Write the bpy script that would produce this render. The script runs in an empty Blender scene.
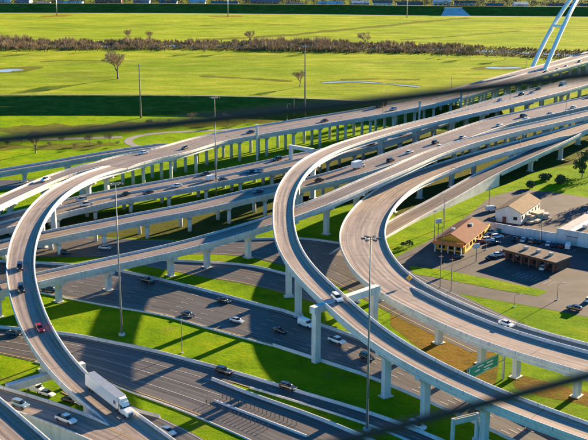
import bpy, bmesh, math, random
import numpy as np
from mathutils import Vector, Matrix
random.seed(7); rnd = random.Random(11)
PI = math.pi
scene = bpy.context.scene
col = scene.collection

# ------------------------------------------------------------------ camera
cam_d = bpy.data.cameras.new('camera'); cam = bpy.data.objects.new('camera', cam_d); col.objects.link(cam)
cam.location = (0, 0, 120)
PITCH = math.atan(307 / 1100.0)
cam.rotation_euler = (PI / 2 - PITCH, 0, 0)
cam_d.sensor_width = 36; cam_d.lens = 1100 / 588 * 36
cam_d.clip_start = 0.05; cam_d.clip_end = 9000
cam_d.dof.use_dof = True; cam_d.dof.focus_distance = 420; cam_d.dof.aperture_fstop = 8.5
scene.camera = cam
# ------------------------------------------------------------------ sky and sun
SUN_EL, SUN_AZ = math.radians(12), math.radians(40)      # azimuth measured from straight ahead towards the right
world = bpy.data.worlds.new('World'); scene.world = world; world.use_nodes = True
wn = world.node_tree.nodes; bg = wn['Background']
sky = wn.new('ShaderNodeTexSky'); sky.sky_type = 'NISHITA'; sky.sun_disc = False
sky.sun_elevation = SUN_EL; sky.sun_rotation = SUN_AZ; sky.air_density = 1.0; sky.dust_density = 0.0; sky.ozone_density = 2.5
tint = wn.new('ShaderNodeMix'); tint.data_type = 'RGBA'; tint.blend_type = 'MULTIPLY'; tint.inputs[0].default_value = 1.0; tint.inputs[7].default_value = (.20, .68, 1.0, 1)   # cool white balance of the photograph
world.node_tree.links.new(sky.outputs[0], tint.inputs[6]); world.node_tree.links.new(tint.outputs[2], bg.inputs[0]); bg.inputs[1].default_value = 0.05
sd = bpy.data.lights.new('sun', 'SUN'); sd.energy = 5.0; sd.angle = math.radians(0.5); sd.color = (1.0, 0.74, 0.45)
sun = bpy.data.objects.new('sun', sd); col.objects.link(sun)
sv = Vector((math.sin(SUN_AZ) * math.cos(SUN_EL), math.cos(SUN_AZ) * math.cos(SUN_EL), math.sin(SUN_EL)))
sun.rotation_euler = sv.to_track_quat('Z', 'Y').to_euler(); sun.location = (300, 300, 300)
scene.view_settings.view_transform = 'Standard'; scene.view_settings.look = 'None'
scene.view_settings.exposure = 2.42; scene.view_settings.gamma = 1.0; scene.view_settings.use_curve_mapping = False

# ------------------------------------------------------------------ surveyed layout, metres: x right, y ahead, z up
ROADS = {'A': [(-61.59, 536.31, 9.0, 7.0), (-75.54, 529.07, 8.5, 7.0), (-93.22, 517.49, 8.0, 7.0), (-114.05, 502.26, 7.0, 7.0), (-134.35, 490.07, 6.0, 7.0),
       (-149.36, 478.59, 5.0, 7.0)],
 'B': [(-85.42, 476.42, 12.5, 9.6), (-90.68, 467.91, 12.5, 9.1), (-97.15, 465.13, 11.8, 8.4), (-105.87, 445.66, 11.2, 8.4), (-115.65, 418.69, 10.5, 8.4),
       (-123.84, 392.76, 10.0, 8.4)],
 'C': [(-76.92, 471.17, 12.5, 9.8), (-82.17, 462.66, 12.7, 9.3), (-88.04, 444.58, 13.6, 9.0), (-93.08, 415.32, 14.4, 9.0), (-93.23, 381.67, 14.6, 9.0),
       (-89.93, 349.46, 14.2, 9.0), (-85.1, 324.9, 13.2, 8.8), (-79.25, 305.08, 12.0, 8.6), (-72.07, 285.87, 10.0, 8.4), (-64.63, 271.24, 8.0, 8.2),
       (-55.91, 257.17, 6.2, 8.0), (-45.26, 244.21, 4.6, 8.2), (-33.08, 229.79, 3.4, 8.5), (-22.78, 217.33, 2.5, 8.5)],
 'D': [(603.34, 1449.03, 14.0, 22.0), (299.82, 960.04, 14.0, 22.0), (224.69, 843.21, 14.0, 21.0), (152.59, 741.47, 14.0, 20.0), (87.86, 652.84, 13.5, 20.0),
       (48.25, 610.88, 13.0, 20.0), (13.95, 582.79, 12.5, 20.0), (-17.49, 557.26, 12.0, 20.0), (-41.49, 533.97, 12.0, 18.0), (-57.96, 503.77, 12.4, 18.5),
       (-70.3, 491.31, 12.5, 19.5), (-81.17, 473.79, 12.5, 20.0)],
 'E1': [(240.11, 786.53, 14.0, 13.0), (198.22, 740.25, 13.5, 13.0), (173.74, 707.74, 13.0, 13.0), (138.22, 668.36, 12.2, 13.0), (97.81, 619.02, 11.0, 13.0),
        (73.61, 587.43, 10.0, 13.0), (55.54, 562.0, 9.5, 14.0), (37.92, 538.76, 9.0, 15.0), (17.36, 519.73, 8.5, 16.0), (-1.87, 502.06, 8.0, 18.0),
        (-17.72, 487.63, 7.5, 19.0), (-41.15, 468.4, 7.0, 19.0), (-61.26, 454.15, 6.5, 19.0), (-76.68, 444.13, 6.0, 18.0), (-88.77, 431.09, 6.0, 17.0),
        (-103.57, 416.1, 5.5, 17.0), (-121.27, 395.34, 5.0, 17.0)],
 'E2': [(205.43, 668.65, 14.0, 19.0), (171.19, 635.4, 14.0, 19.0), (135.36, 598.83, 14.0, 18.0), (108.98, 574.46, 13.5, 17.0), (71.31, 524.15, 13.0, 16.0),
        (48.91, 496.83, 12.0, 15.0), (29.06, 472.46, 11.0, 14.0), (11.08, 455.96, 10.0, 13.0), (-15.61, 438.22, 9.0, 12.0), (-37.18, 420.43, 8.0, 11.5),
        (-55.51, 408.83, 7.5, 11.0), (-66.06, 402.06, 7.0, 11.0), (-85.9, 387.56, 6.5, 11.0), (-98.57, 379.03, 6.0, 11.0), (-112.46, 364.57, 6.0, 11.0)],
 'F': [(191.77, 622.51, 15.0, 9.0), (158.69, 587.27, 15.5, 9.0), (125.29, 552.63, 16.0, 9.0), (100.65, 528.94, 16.0, 9.0), (66.69, 489.09, 16.0, 9.0),
       (44.92, 454.83, 15.5, 9.0), (26.48, 428.76, 14.5, 9.0), (9.93, 406.11, 13.0, 9.0), (-8.75, 386.05, 11.5, 9.0), (-26.08, 371.85, 10.0, 9.0),
       (-39.15, 361.24, 9.2, 9.0), (-57.62, 347.21, 9.0, 9.0), (-74.7, 333.59, 9.0, 9.0), (-90.35, 319.98, 9.0, 9.0), (-99.98, 310.87, 9.0, 9.0)],
 'G': [(171.81, 587.1, 12.8, 11.0), (144.93, 558.93, 12.2, 11.0), (122.12, 536.7, 11.7, 11.0), (98.16, 513.74, 11.0, 11.0), (73.25, 488.92, 10.0, 11.5),
       (57.41, 469.65, 9.4, 12.5), (42.59, 445.87, 9.0, 14.0), (31.25, 415.16, 9.0, 15.5), (24.64, 382.89, 9.0, 16.5), (24.16, 357.76, 9.2, 16.5),
       (26.89, 334.83, 9.6, 16.5), (32.2, 316.17, 10.0, 16.5), (39.56, 301.62, 10.3, 16.5), (45.64, 291.2, 10.5, 16.5), (56.39, 276.12, 10.6, 17.5),
       (74.7, 259.65, 10.6, 18.5), (89.21, 247.82, 10.6, 18.5)],
 'H': [(-81.62, 255.47, 4.5, 9.0), (-67.54, 247.25, 4.5, 9.0), (-55.67, 239.48, 4.5, 9.0), (-44.78, 231.32, 4.4, 9.0), (-31.93, 220.75, 3.6, 9.0)],
 'I': [(202.54, 638.94, 14.0, 9.0), (154.77, 571.05, 12.0, 9.0), (119.62, 524.34, 9.0, 9.0), (89.61, 490.2, 5.5, 9.0), (62.53, 452.87, 2.0, 9.0),
       (52.11, 439.05, 0.9, 9.0), (42.53, 424.77, 0.2, 9.0), (28.94, 401.42, 0.06, 9.0), (16.7, 381.17, 0.05, 9.0)],
 'J': [(231.11, 755.93, 14.0, 10.0), (190.32, 709.72, 14.0, 10.0), (157.13, 668.65, 14.0, 10.0), (115.77, 618.69, 14.5, 10.0), (77.79, 575.05, 15.0, 9.5),
       (53.24, 544.46, 15.5, 9.0), (33.92, 516.6, 16.0, 8.7), (18.67, 491.11, 16.5, 8.4), (5.99, 459.75, 17.0, 8.2), (-0.4, 430.37, 17.0, 8.0), (-3.4, 402.79, 17.0, 7.8),
       (-3.9, 375.64, 17.0, 7.6), (-2.62, 344.72, 17.0, 7.6), (0.61, 322.19, 17.0, 7.6), (5.52, 303.12, 17.0, 7.8), (11.37, 287.68, 16.4, 8.0),
       (19.74, 267.31, 15.2, 8.0), (28.69, 252.85, 14.0, 8.2), (39.3, 240.39, 12.6, 8.4), (51.47, 229.72, 11.2, 8.5), (64.45, 219.64, 10.0, 8.5),
       (75.69, 211.84, 9.0, 8.5)],
 'N': [(-97.88, 269.5, 9.0, 9.0), (-78.84, 244.36, 9.0, 9.0), (-66.83, 228.61, 9.0, 9.0), (-53.29, 210.51, 9.0, 9.0)]}
STRIPS = {'K': ([(-127.81, 378.83), (-104.93, 374.11), (-82.8, 370.63), (-64.2, 364.97), (-47.64, 355.17), (-31.06, 343.83), (-10.78, 328.47), (-1.56, 322.14), (3.97, 315.17),
        (12.8, 306.42), (21.19, 298.1), (29.8, 287.62), (39.28, 273.75), (50.13, 258.61), (59.85, 244.35), (70.32, 228.97)],
       [(-120.8, 356.24), (-98.44, 348.91), (-83.26, 340.86), (-61.33, 329.4), (-41.52, 320.37), (-34.19, 315.17), (-22.0, 306.01), (-6.33, 295.04), (18.33, 274.41),
        (25.28, 267.25), (35.01, 256.23), (43.15, 246.53), (51.05, 236.44), (56.53, 228.97)],
       0.028),
 'K2': ([(-65.7, 378.81), (-51.61, 375.84), (-33.5, 373.5), (-19.11, 370.61), (-8.36, 364.39), (2.04, 355.15), (11.89, 343.81), (21.08, 331.23)],
        [(-64.7, 377.02), (-50.66, 368.32), (-39.5, 362.18), (-28.66, 356.22), (-18.18, 350.95), (-7.94, 344.31), (1.94, 335.97), (11.32, 325.71)], 0.036),
 'K3': ([(-136.49, 406.86), (-113.36, 406.86), (-90.22, 406.86), (-70.51, 404.15), (-54.84, 401.47), (-35.69, 400.15), (-16.76, 401.47), (2.29, 402.81), (17.31, 396.22),
         (31.23, 381.18), (48.88, 348.86), (68.82, 314.27), (86.81, 290.51)],
        [(-128.53, 381.18), (-106.44, 379.98), (-84.72, 379.98), (-66.61, 379.98), (-52.13, 379.98), (-34.33, 383.62), (-19.61, 381.18), (-11.48, 376.4), (-0.7, 367.17),
         (8.9, 357.26), (18.4, 341.8), (32.6, 317.71), (49.93, 290.51)],
        0.044),
 'L': ([(-104.74, 314.25), (-88.22, 309.22), (-78.65, 306.76), (-64.47, 302.74), (-56.45, 298.81), (-40.94, 291.23), (-25.96, 281.87), (-14.56, 274.36)],
       [(-99.39, 296.5), (-83.02, 289.02), (-71.83, 283.27), (-59.55, 277.05), (-51.84, 271.72), (-44.12, 264.68), (-31.32, 255.0), (-23.18, 248.15)], 0.052),
 'L1': ([(-14.55, 274.34), (-9.05, 270.39), (4.13, 260.96), (16.5, 252.09), (25.78, 244.28), (34.43, 235.86), (42.34, 226.51)],
        [(-17.56, 270.39), (-11.53, 265.92), (1.52, 256.75), (13.78, 247.57), (22.31, 240.53), (29.44, 233.34), (35.51, 226.51)], 0.06),
 'L2': ([(-21.86, 271.03), (-14.07, 264.02), (-6.11, 257.33), (3.96, 249.23), (13.44, 240.52), (19.03, 234.83), (24.35, 228.89)],
        [(-23.18, 248.11), (-16.65, 242.11), (-10.4, 236.36), (-2.06, 227.45)], 0.068),
 'P': ([(-56.33, 267.15), (-45.86, 259.11), (-33.1, 248.66), (-22.34, 237.89), (-14.7, 228.88)], [(-60.82, 263.38), (-48.41, 251.48), (-36.8, 239.45), (-27.24, 227.91)],
       0.076),
 'PATH': ([(-178.47, 595.62), (-140.22, 597.01), (-118.67, 599.82), (-96.02, 604.08)], [(-176.91, 590.1), (-139.05, 591.74), (-117.67, 594.51), (-95.17, 598.41)], 0.092),
 'Q': ([(-160.4, 499.05), (-137.09, 499.05), (-118.88, 501.05), (-102.87, 515.5)], [(-153.5, 476.15), (-132.14, 479.83), (-115.83, 487.35), (-100.92, 505.1)], 0.084)}
LOT = [(36.94, 380.06), (43.75, 389.9), (49.45, 397.6), (60.9, 418.13), (72.84, 439.13), (85.97, 467.42), (102.0, 481.94), (118.34, 474.58), (140.03, 457.06), (124.21, 376.48),
 (105.38, 314.33), (90.65, 318.64), (76.51, 327.58), (51.27, 341.87), (41.86, 352.04), (37.9, 367.24)]
VERGE = [(40.57, 369.42), (51.07, 366.02), (69.71, 353.0), (83.68, 342.77), (79.34, 337.86), (68.05, 343.77), (49.81, 356.17), (41.4, 360.49)]
SOIL = [(31.54, 334.11), (39.34, 323.05), (46.6, 307.66), (54.95, 295.06), (57.66, 286.2), (53.05, 267.91), (46.45, 267.91), (40.5, 283.35), (34.89, 295.82), (29.02, 311.8)]
SOIL2 = [(58.62, 276.44), (70.2, 267.91), (83.38, 258.63), (79.31, 244.36), (73.68, 255.66), (63.44, 261.04), (57.96, 266.01)]
DIRT_SHADE1 = [(-12.22, 503.42), (-4.45, 531.12), (18.69, 559.35), (46.38, 582.45), (90.4, 628.28), (144.39, 696.16), (222.94, 798.57), (331.66, 947.76), (190.83, 531.12),
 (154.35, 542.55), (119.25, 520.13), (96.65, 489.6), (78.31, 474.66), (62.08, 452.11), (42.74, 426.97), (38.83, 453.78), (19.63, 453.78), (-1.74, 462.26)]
DIRT_SHADE2 = [(-128.83, 407.01), (-110.47, 426.97), (-84.44, 439.21), (-60.61, 447.19), (-40.11, 453.78), (-10.49, 465.74), (7.04, 469.27), (2.48, 437.64), (-5.57, 421.08),
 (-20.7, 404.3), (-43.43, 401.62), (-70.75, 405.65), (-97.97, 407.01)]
PATCHES = [(-286.67, 1347.88, 18, 14, 'dirt'), (-79.45, 1341.21, 17, 12, 'dirt'), (-129.04, 813.42, 10, 10, 'scrub'), (4.27, 779.55, 14, 9, 'scrub'),
 (-105.09, 934.41, 26, 9, 'scrub'), (-170.57, 921.42, 20, 6, 'scrub'), (-275.29, 1113.94, 14, 14, 'scrub'), (30.51, 934.41, 22, 7, 'scrub'),
 (99.99, 872.76, 16, 9, 'scrub'), (-138.19, 587.83, 30, 7, 'scrub'), (-109.55, 579.79, 26, 8, 'scrub'), (-168.52, 788.95, 26, 9, 'soil'), (-45.05, 770.36, 34, 7, 'soil'),
 (38.76, 756.96, 30, 7, 'soil')]
SWALES_AND_SHADOW = [[(-71.85, 839.4), (-52.26, 831.44), (-29.27, 823.63), (-1.48, 810.91)], [(-212.38, 921.42), (-189.2, 931.13), (-154.89, 927.87)],
 [(34.32, 818.5), (57.04, 823.63), (94.0, 818.5)], [(-103.64, 1225.64), (-49.39, 1248.33), (6.64, 1231.24)], [(103.99, 1086.84), (168.14, 1123.27), (238.61, 1172.29)]]
SCRUBS = [(-152.27, 574.55, 0.0), (-146.7, 582.45, 0.0), (-129.91, 574.55, 0.0), (-125.67, 585.13, 0.0), (-115.61, 569.4, 0.0), (-110.02, 582.45, 0.0), (-102.76, 574.55, 0.0),
 (-100.1, 587.83, 0.0), (-94.11, 577.16, 0.0), (-84.23, 634.5, 0.0), (-73.22, 640.83, 0.0), (-28.93, 640.83, 0.0), (-19.08, 647.28, 0.0), (22.09, 667.4, 0.0)]
SCRUB_AND_SHADE = [[(-203.24, 622.19), (-168.79, 622.19), (-134.97, 625.22), (-101.3, 631.38), (-67.31, 640.83), (-26.35, 650.56), (22.09, 667.4)],
 [(-177.07, 571.96), (-145.88, 574.55), (-119.26, 574.55), (-96.54, 582.45)]]
BINS = [(80.45, 412.53, 0.0), (80.23, 426.97, 0.0), (96.42, 378.92, 0.0)]
SIGNS = [(55.54, 407.01, 0.0), (64.97, 374.19, 0.0)]
BAYS = [((82.55, 398.98), (102.17, 386.22), 14), ((64.9, 392.5), (79.46, 407.01), 9), ((74.82, 358.47), (85.07, 348.99), 9)]
LOOP = [(-25.49, 628.13), (-39.6, 622.03), (-59.28, 617.53), (-75.87, 613.09), (-87.13, 604.39), (-91.08, 593.15), (-86.97, 579.65), (-76.0, 569.26)]
PIERS = {'C': [(-69.21, 276.49, 'T'), (-85.19, 351.05, 'T'), (-88.59, 418.2, 'T'), (-79.01, 462.26, 'T'), (-85.0, 442.37, 'T'), (-90.94, 388.71, 'T')],
 'F': [(-10.12, 371.87, 'T'), (-38.93, 353.14, 'T'), (-68.69, 323.1, 'T'), (-85.88, 311.85, 'T'), (47.76, 440.78, 'T'), (69.71, 480.16, 'T'), (17.74, 407.01, 'T'),
       (2.59, 388.71, 'T'), (-54.97, 338.0, 'T'), (-24.99, 362.84, 'T'), (31.05, 421.08, 'T'), (90.01, 507.5, 'T'), (111.24, 531.12, 'T'), (132.82, 554.45, 'T'),
       (157.2, 577.16, 'T')],
 'G': [(17.7, 355.26, 'T'), (28.97, 334.16, 'T'), (37.61, 294.35, 'T'), (55.44, 267.32, 'T'), (46.0, 279.22, 'T'), (67.77, 257.47, 'T'), (44.02, 440.78, 'T'),
       (59.04, 462.26, 'T'), (76.29, 482.02, 'T')],
 'I': [(103.22, 480.16, 'T'), (124.11, 507.5, 'T'), (146.51, 535.64, 'T')],
 'J': [(23.17, 260.48, 'T'), (37.2, 251.64, 'T'), (48.64, 240.13, 'T'), (1.12, 320.8, 'T'), (-2.43, 337.03, 'T'), (3.33, 442.37, 'T'), (12.89, 457.14, 'T'),
       (40.87, 528.89, 'T'), (61.78, 554.45, 'T'), (83.96, 585.13, 'T'), (103.26, 607.42, 'T'), (134.72, 647.28, 'T'), (166.53, 681.49, 'T'), (201.71, 719.32, 'T')]}
MASTS = [(-50.78, 303.67, 46.2, 'high'), (-33.76, 464.0, 44.7, 'high'), (17.59, 241.72, 48.5, 'high'), (-31.71, 289.88, 11.1, 'lamp'), (52.38, 393.78, 13.9, 'pole'),
 (59.52, 419.64, 11.5, 'pole'), (48.51, 345.93, 11.5, 'pole'), (51.75, 342.92, 11.4, 'pole'), (54.07, 383.76, 17.4, 'pole'), (83.2, 453.78, 8.3, 'pole'),
 (69.57, 327.63, 4.3, 'lamp'), (84.67, 334.16, 5.8, 'lamp'), (70.98, 388.71, 8.1, 'lamp'), (94.11, 401.62, 7.1, 'pole'), (-92.98, 660.57, 32.8, 'mono'),
 (6.65, 657.2, 45.1, 'mono'), (-286.67, 1347.88, 28.5, 'far'), (-79.06, 1334.6, 30.6, 'far'), (134.08, 1321.57, 32.6, 'far'), (0.0, 657.2, 12.8, 'lamp')]
DECKLAMPS = [(68.64, 469.25, 3.27, 9.0, -2.19), (108.62, 518.49, 8.17, 9.0, -2.29), (48.86, 598.12, 12.92, 9.0, -2.42), (100.56, 632.83, 11.25, 9.0, -2.25),
 (127.71, 645.62, 11.77, 9.0, -2.26), (149.92, 600.58, 14.02, 11.0, -2.35), (98.18, 682.94, 13.67, 9.0, -2.21), (52.88, 629.14, 13.16, 8.0, -2.37),
 (-3.73, 581.49, 12.31, 9.0, -2.47), (162.92, 773.05, 14.03, 9.0, -2.2)]
PILLARS = [(-18.57, 542.43, 11.97, 13.0), (71.23, 618.27, 13.22, 9.0), (99.59, 650.8, 13.54, 13.0)]
CARS = [((-69.78, 499.25, 12.46), 3.999, 0.005, 'sedan', 'white', 'white sedan on the wide far viaduct above the loop path'),
 ((-51.52, 511.39, 12.28), 4.201, 0.012, 'sedan', 'black', 'black sedan driving in the dark shadow patch on the far viaduct'),
 ((-22.18, 551.8, 11.98), 3.866, -0.004, 'sedan', 'navy', 'dark sedan on far viaduct right of the white sign pillar'),
 ((16.21, 580.58, 12.5), 3.813, -0.0125, 'sedan', 'maroon', 'dark red sedan alone on the middle of the far viaduct'),
 ((49.96, 623.68, 13.1), 3.903, -0.0101, 'boxtruck', 'maroon', 'dark red truck on the far viaduct under the upper cable'),
 ((55.79, 613.19, 13.07), 3.897, -0.0101, 'suv', 'silver', 'silver suv just right of the dark red truck on far viaduct'),
 ((184.83, 772.06, 14.04), 4.088, 0.0001, 'sedan', 'silver', 'silver car nearest the arch feet on the river bridge'),
 ((210.52, 812.84, 14.01), 4.102, 0.0006, 'sedan', 'black', 'black car on the far lane of the river bridge at right edge'),
 ((172.46, 755.06, 14.03), 4.087, -0.0008, 'suv', 'black', 'black suv on the near lane of the river bridge, near the cable'),
 ((193.65, 784.23, 14.03), 4.091, 0.0004, 'sedan', 'navy', 'dark blue car at the right picture edge on river bridge'),
 ((-104.64, 450.79, 11.34), 4.298, -0.0286, 'suv', 'white', 'white suv alone on the leftmost upper ramp'),
 ((-87.37, 437.77, 5.98), 3.941, -0.0075, 'suv', 'silver', 'silver suv beside a pickup, seen just right of the left ramp'),
 ((-84.0, 430.34, 5.96), 3.948, -0.0093, 'pickup', 'white', 'white pickup beside a silver suv, just right of left ramp'),
 ((-70.73, 446.21, 6.19), 3.776, -0.0202, 'sedan', 'black', 'black sedan left of another black sedan on the tan mid viaduct'),
 ((-61.31, 448.19, 6.4), 3.731, -0.0246, 'sedan', 'black', 'black sedan between a black and a white sedan on mid viaduct'),
 ((-50.21, 458.72, 6.74), 3.755, -0.0208, 'sedan', 'white', 'white sedan following two black sedans on the mid viaduct'),
 ((-39.62, 479.42, 7.13), 3.815, -0.0168, 'sedan', 'black', 'black sedan on the far lane behind the white van, mid viaduct'),
 ((-35.95, 469.98, 7.08), 0.666, 0.0171, 'van', 'white', 'white van by the tall lamp mast on mid viaduct'),
 ((-30.99, 468.59, 7.13), 0.673, 0.0168, 'sedan', 'black', 'black sedan directly in front of the white van on mid viaduct'),
 ((-19.15, 482.83, 7.44), 3.849, -0.0186, 'sedan', 'navy', 'blue sedan beside a silver sedan left of the curved flyover'),
 ((-15.82, 483.61, 7.49), 3.855, -0.0195, 'sedan', 'silver', 'silver sedan beside a blue sedan left of the curved flyover'),
 ((-7.84, 506.22, 7.95), 3.884, -0.0219, 'suv', 'black', 'black suv on the far lane just left of the curved flyover cap'),
 ((38.16, 536.34, 8.97), 3.963, -0.0176, 'sedan', 'black', 'black sedan seen between two decks left of centre right'),
 ((56.53, 560.41, 9.48), 4.09, -0.016, 'pickup', 'silver', 'silver pickup seen in the gap beneath the far curved deck'),
 ((123.34, 653.12, 11.82), 4.022, -0.0182, 'sedan', 'silver', 'silver sedan alone on the road merging toward the river bridge'),
 ((139.45, 671.04, 12.24), 3.995, -0.0168, 'suv', 'black', 'black suv, largest of the cars beneath the upper cable at right'),
 ((154.01, 690.36, 12.63), 3.968, -0.0149, 'sedan', 'black', 'black sedan ahead of a black suv under the upper cable'),
 ((146.96, 676.44, 12.39), 3.981, -0.016, 'sedan', 'silver', 'silver sedan between two black cars under the upper cable'),
 ((171.2, 699.18, 12.89), 3.994, -0.0141, 'boxtruck', 'navy', 'dark box truck under the upper cable near right edge'),
 ((-14.76, 439.56, 9.03), 3.77, -0.0332, 'sedan', 'navy', 'dark blue sedan in deep shade on the lower mid viaduct'),
 ((10.93, 455.42, 10.01), 0.647, 0.0362, 'sedan', 'black', 'black sedan in the gap right of the curved flyover'),
 ((28.58, 475.92, 11.06), 0.838, 0.0362, 'boxtruck', 'white', 'white box truck on the lower mid viaduct right of flyover'),
 ((43.77, 486.72, 11.66), 0.893, 0.0314, 'suv', 'black', 'black suv following the white box truck'),
 ((53.73, 501.91, 12.23), 0.88, 0.0321, 'sedan', 'white', 'white sedan between two dark cars on the wide right viaduct'),
 ((68.28, 521.15, 12.9), 0.905, 0.0194, 'suv', 'black', 'black suv beside a white sedan on the wide right viaduct'),
 ((69.55, 512.41, 12.76), 0.893, 0.024, 'sedan', 'white', 'white sedan beside a black suv on the wide right viaduct'),
 ((82.96, 532.78, 13.14), 0.936, 0.0095, 'sedan', 'silver', 'silver sedan in near lane of wide right viaduct, left of white one'),
 ((106.68, 563.75, 13.43), 0.899, 0.008, 'sedan', 'white', 'white sedan near the barrier on the wide right viaduct'),
 ((124.14, 587.94, 13.8), 0.726, 0.0146, 'suv', 'black', 'black suv in the shadow patch on wide right viaduct'),
 ((123.79, 579.5, 13.71), 0.749, 0.0151, 'sedan', 'white', 'white sedan next to the black suv in shadow patch'),
 ((139.69, 593.42, 13.97), 0.755, 0.0073, 'sedan', 'silver', 'silver sedan near the tall deck lamp at right'),
 ((157.54, 614.33, 14.03), 0.8, -0.0009, 'sedan', 'white', 'white sedan close to the right edge on wide viaduct'),
 ((176.26, 651.06, 14.0), 0.773, -0.0, 'suv', 'white', 'white suv at right edge, far lane of wide viaduct'),
 ((-85.4, 326.2, 13.25), 4.951, -0.0484, 'suv', 'black', 'black suv higher up on the big left ramp'),
 ((-80.92, 308.55, 12.19), 5.022, -0.0708, 'suv', 'black', 'black suv lower down on the big left ramp, above red car'),
 ((-69.96, 283.59, 9.61), 5.146, -0.1136, 'sedan', 'red', 'red sedan on the big left ramp'),
 ((-44.72, 246.39, 4.79), 5.406, -0.0815, 'semi', 'white', 'white semi truck with long trailer on the left ramp foot'),
 ((-66.5, 245.3, 4.5), 5.721, -0.0001, 'suv', 'blue', 'silver blue suv in bottom left corner beside the parapet'),
 ((-53.76, 237.14, 4.46), 5.66, -0.0084, 'pickup', 'white', 'white pickup in bottom left ahead of the blue suv'),
 ((-30.18, 240.07, 0.03), 5.497, 0, 'sedan', 'white', 'white sedan beside the ramp right of the semi truck'),
 ((-67.23, 264.1, 0.03), 5.76, 0, 'van', 'white', 'white van half hidden behind the bottom left parapet'),
 ((-63.83, 261.63, 0.03), 5.76, 0, 'sedan', 'white', 'white sedan half hidden behind the bottom left parapet'),
 ((-57.06, 257.41, 0.03), 5.76, 0, 'sedan', 'black', 'dark sedan under the left ramp edge behind the parapet'),
 ((-82.64, 303.59, 0.03), 6.032, 0, 'sedan', 'black', 'black sedan at left edge on the wide grey road'),
 ((-18.95, 275.75, 0.03), 5.701, 0, 'suv', 'black', 'black suv on the slip road right of the delineator posts'),
 ((-1.57, 265.35, 0.03), 5.662, 0, 'suv', 'black', 'black suv further down the slip road beside the green bank'),
 ((29.75, 242.72, 0.03), 5.511, 0, 'suv', 'white', 'white suv at the bottom under the lower cable'),
 ((-80.4, 342.83, 0.03), 5.988, 0, 'pickup', 'black', 'black pickup under the left end of the lower viaduct'),
 ((-49.62, 352.01, 0.03), 5.749, 0, 'pickup', 'black', 'black pickup near the far barrier of the freeway'),
 ((-32.76, 319.49, 0.03), 5.635, 0, 'sedan', 'black', 'black sedan at the near edge of the freeway'),
 ((-22.41, 332.19, 0.03), 5.635, 0, 'sedan', 'black', 'black sedan by the far barrier of the freeway'),
 ((-17.36, 314.31, 0.03), 5.682, 0, 'sedan', 'silver', 'silver sedan in the middle of the freeway'),
 ((-4.16, 306.01, 0.03), 5.502, 0, 'sedan', 'black', 'black sedan in freeway shade left of the white van'),
 ((3.62, 310.94, 0.03), 5.502, 0, 'van', 'white', 'white van by the far barrier of the freeway'),
 ((12.47, 297.71, 0.03), 5.502, 0, 'pickup', 'white', 'white pickup in freeway shade right of the tall bent column'),
 ((20.39, 285.45, 0.03), 5.4, 0, 'suv', 'black', 'dark suv in freeway shade by the high mast'),
 ((48.06, 253.88, 0.03), 5.311, 0, 'sedan', 'white', 'white sedan emerging beneath the lower cable at bottom right'),
 ((-84.01, 383.66, 0.03), 6.147, 0, 'suv', 'black', 'dark suv in the shade below the mid viaducts at left'),
 ((-70.06, 389.87, 0.03), 6.114, 0, 'sedan', 'silver', 'silver sedan in the shade below the mid viaducts'),
 ((11.98, 288.62, 16.39), 5.083, -0.0443, 'suv', 'white', 'white suv on the long curved flyover'),
 ((58.51, 284.06, 10.57), 5.389, 0.0043, 'sedan', 'white', 'white sedan on the broad tan right ramp'),
 ((87.85, 324.82, 0.03), 2.443, 0, 'suv', 'black', 'black suv on the frontage road at lower right'),
 ((94.7, 333.13, 0.03), 1.047, 0, 'sedan', 'white', 'white sedan at the right edge by the frontage road'),
 ((66.23, 396.26, 0.03), 0.349, 0, 'sedan', 'white', 'white sedan at left end of the lot beside yellow restaurant'),
 ((69.15, 402.86, 0.03), 0.349, 0, 'suv', 'silver', 'silver suv parked close to the yellow restaurant wall'),
 ((70.2, 397.57, 0.03), 0.349, 0, 'sedan', 'red', 'red sedan among white cars beside the yellow restaurant'),
 ((72.5, 406.91, 0.03), 0.349, 0, 'sedan', 'white', 'white sedan parked behind the red sedan by the restaurant'),
 ((73.67, 400.19, 0.03), 0.349, 0, 'suv', 'white', 'white suv right of the red sedan by the restaurant'),
 ((76.05, 409.65, 0.03), 0.349, 0, 'pickup', 'silver', 'silver pickup at the back of the restaurant lot'),
 ((77.8, 404.2, 0.03), 0.349, 0, 'suv', 'white', 'white suv standing rightmost in the restaurant lot'),
 ((75.26, 396.26, 0.03), 0.349, 0, 'sedan', 'black', 'black sedan at the near side of the restaurant lot'),
 ((84.18, 401.52, 0.03), 1.222, 0, 'sedan', 'black', 'black sedan, first in the row along the pale wall'),
 ((86.96, 400.19, 0.03), 1.222, 0, 'sedan', 'white', 'white sedan, second in the row along the pale wall'),
 ((89.72, 398.88, 0.03), 1.222, 0, 'suv', 'tan', 'tan suv, third in the row along the pale wall'),
 ((92.1, 397.57, 0.03), 1.222, 0, 'sedan', 'black', 'black sedan, fourth in the row along the pale wall'),
 ((95.29, 394.97, 0.03), 1.222, 0, 'sedan', 'white', 'white sedan, fifth in the row along the pale wall'),
 ((97.25, 393.68, 0.03), 1.222, 0, 'sedan', 'navy', 'navy sedan, sixth in the row along the pale wall'),
 ((99.57, 392.4, 0.03), 1.222, 0, 'sedan', 'maroon', 'maroon sedan, seventh in the row along the pale wall'),
 ((101.87, 391.13, 0.03), 1.222, 0, 'van', 'white', 'white van at the right end of the row along the wall'),
 ((74.08, 381.23, 0.03), 0.262, 0, 'sedan', 'white', 'white sedan at the left end of the low brick shop'),
 ((70.92, 377.63, 0.03), 0.698, 0, 'sedan', 'black', 'black sedan just left of the low brick shop'),
 ((77.32, 383.05, 0.03), 0.262, 0, 'suv', 'silver', 'silver suv tucked behind the low brick shop corner'),
 ((87.12, 366.09, 0.03), 1.047, 0, 'sedan', 'white', 'white sedan in front of the low brick shop'),
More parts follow.
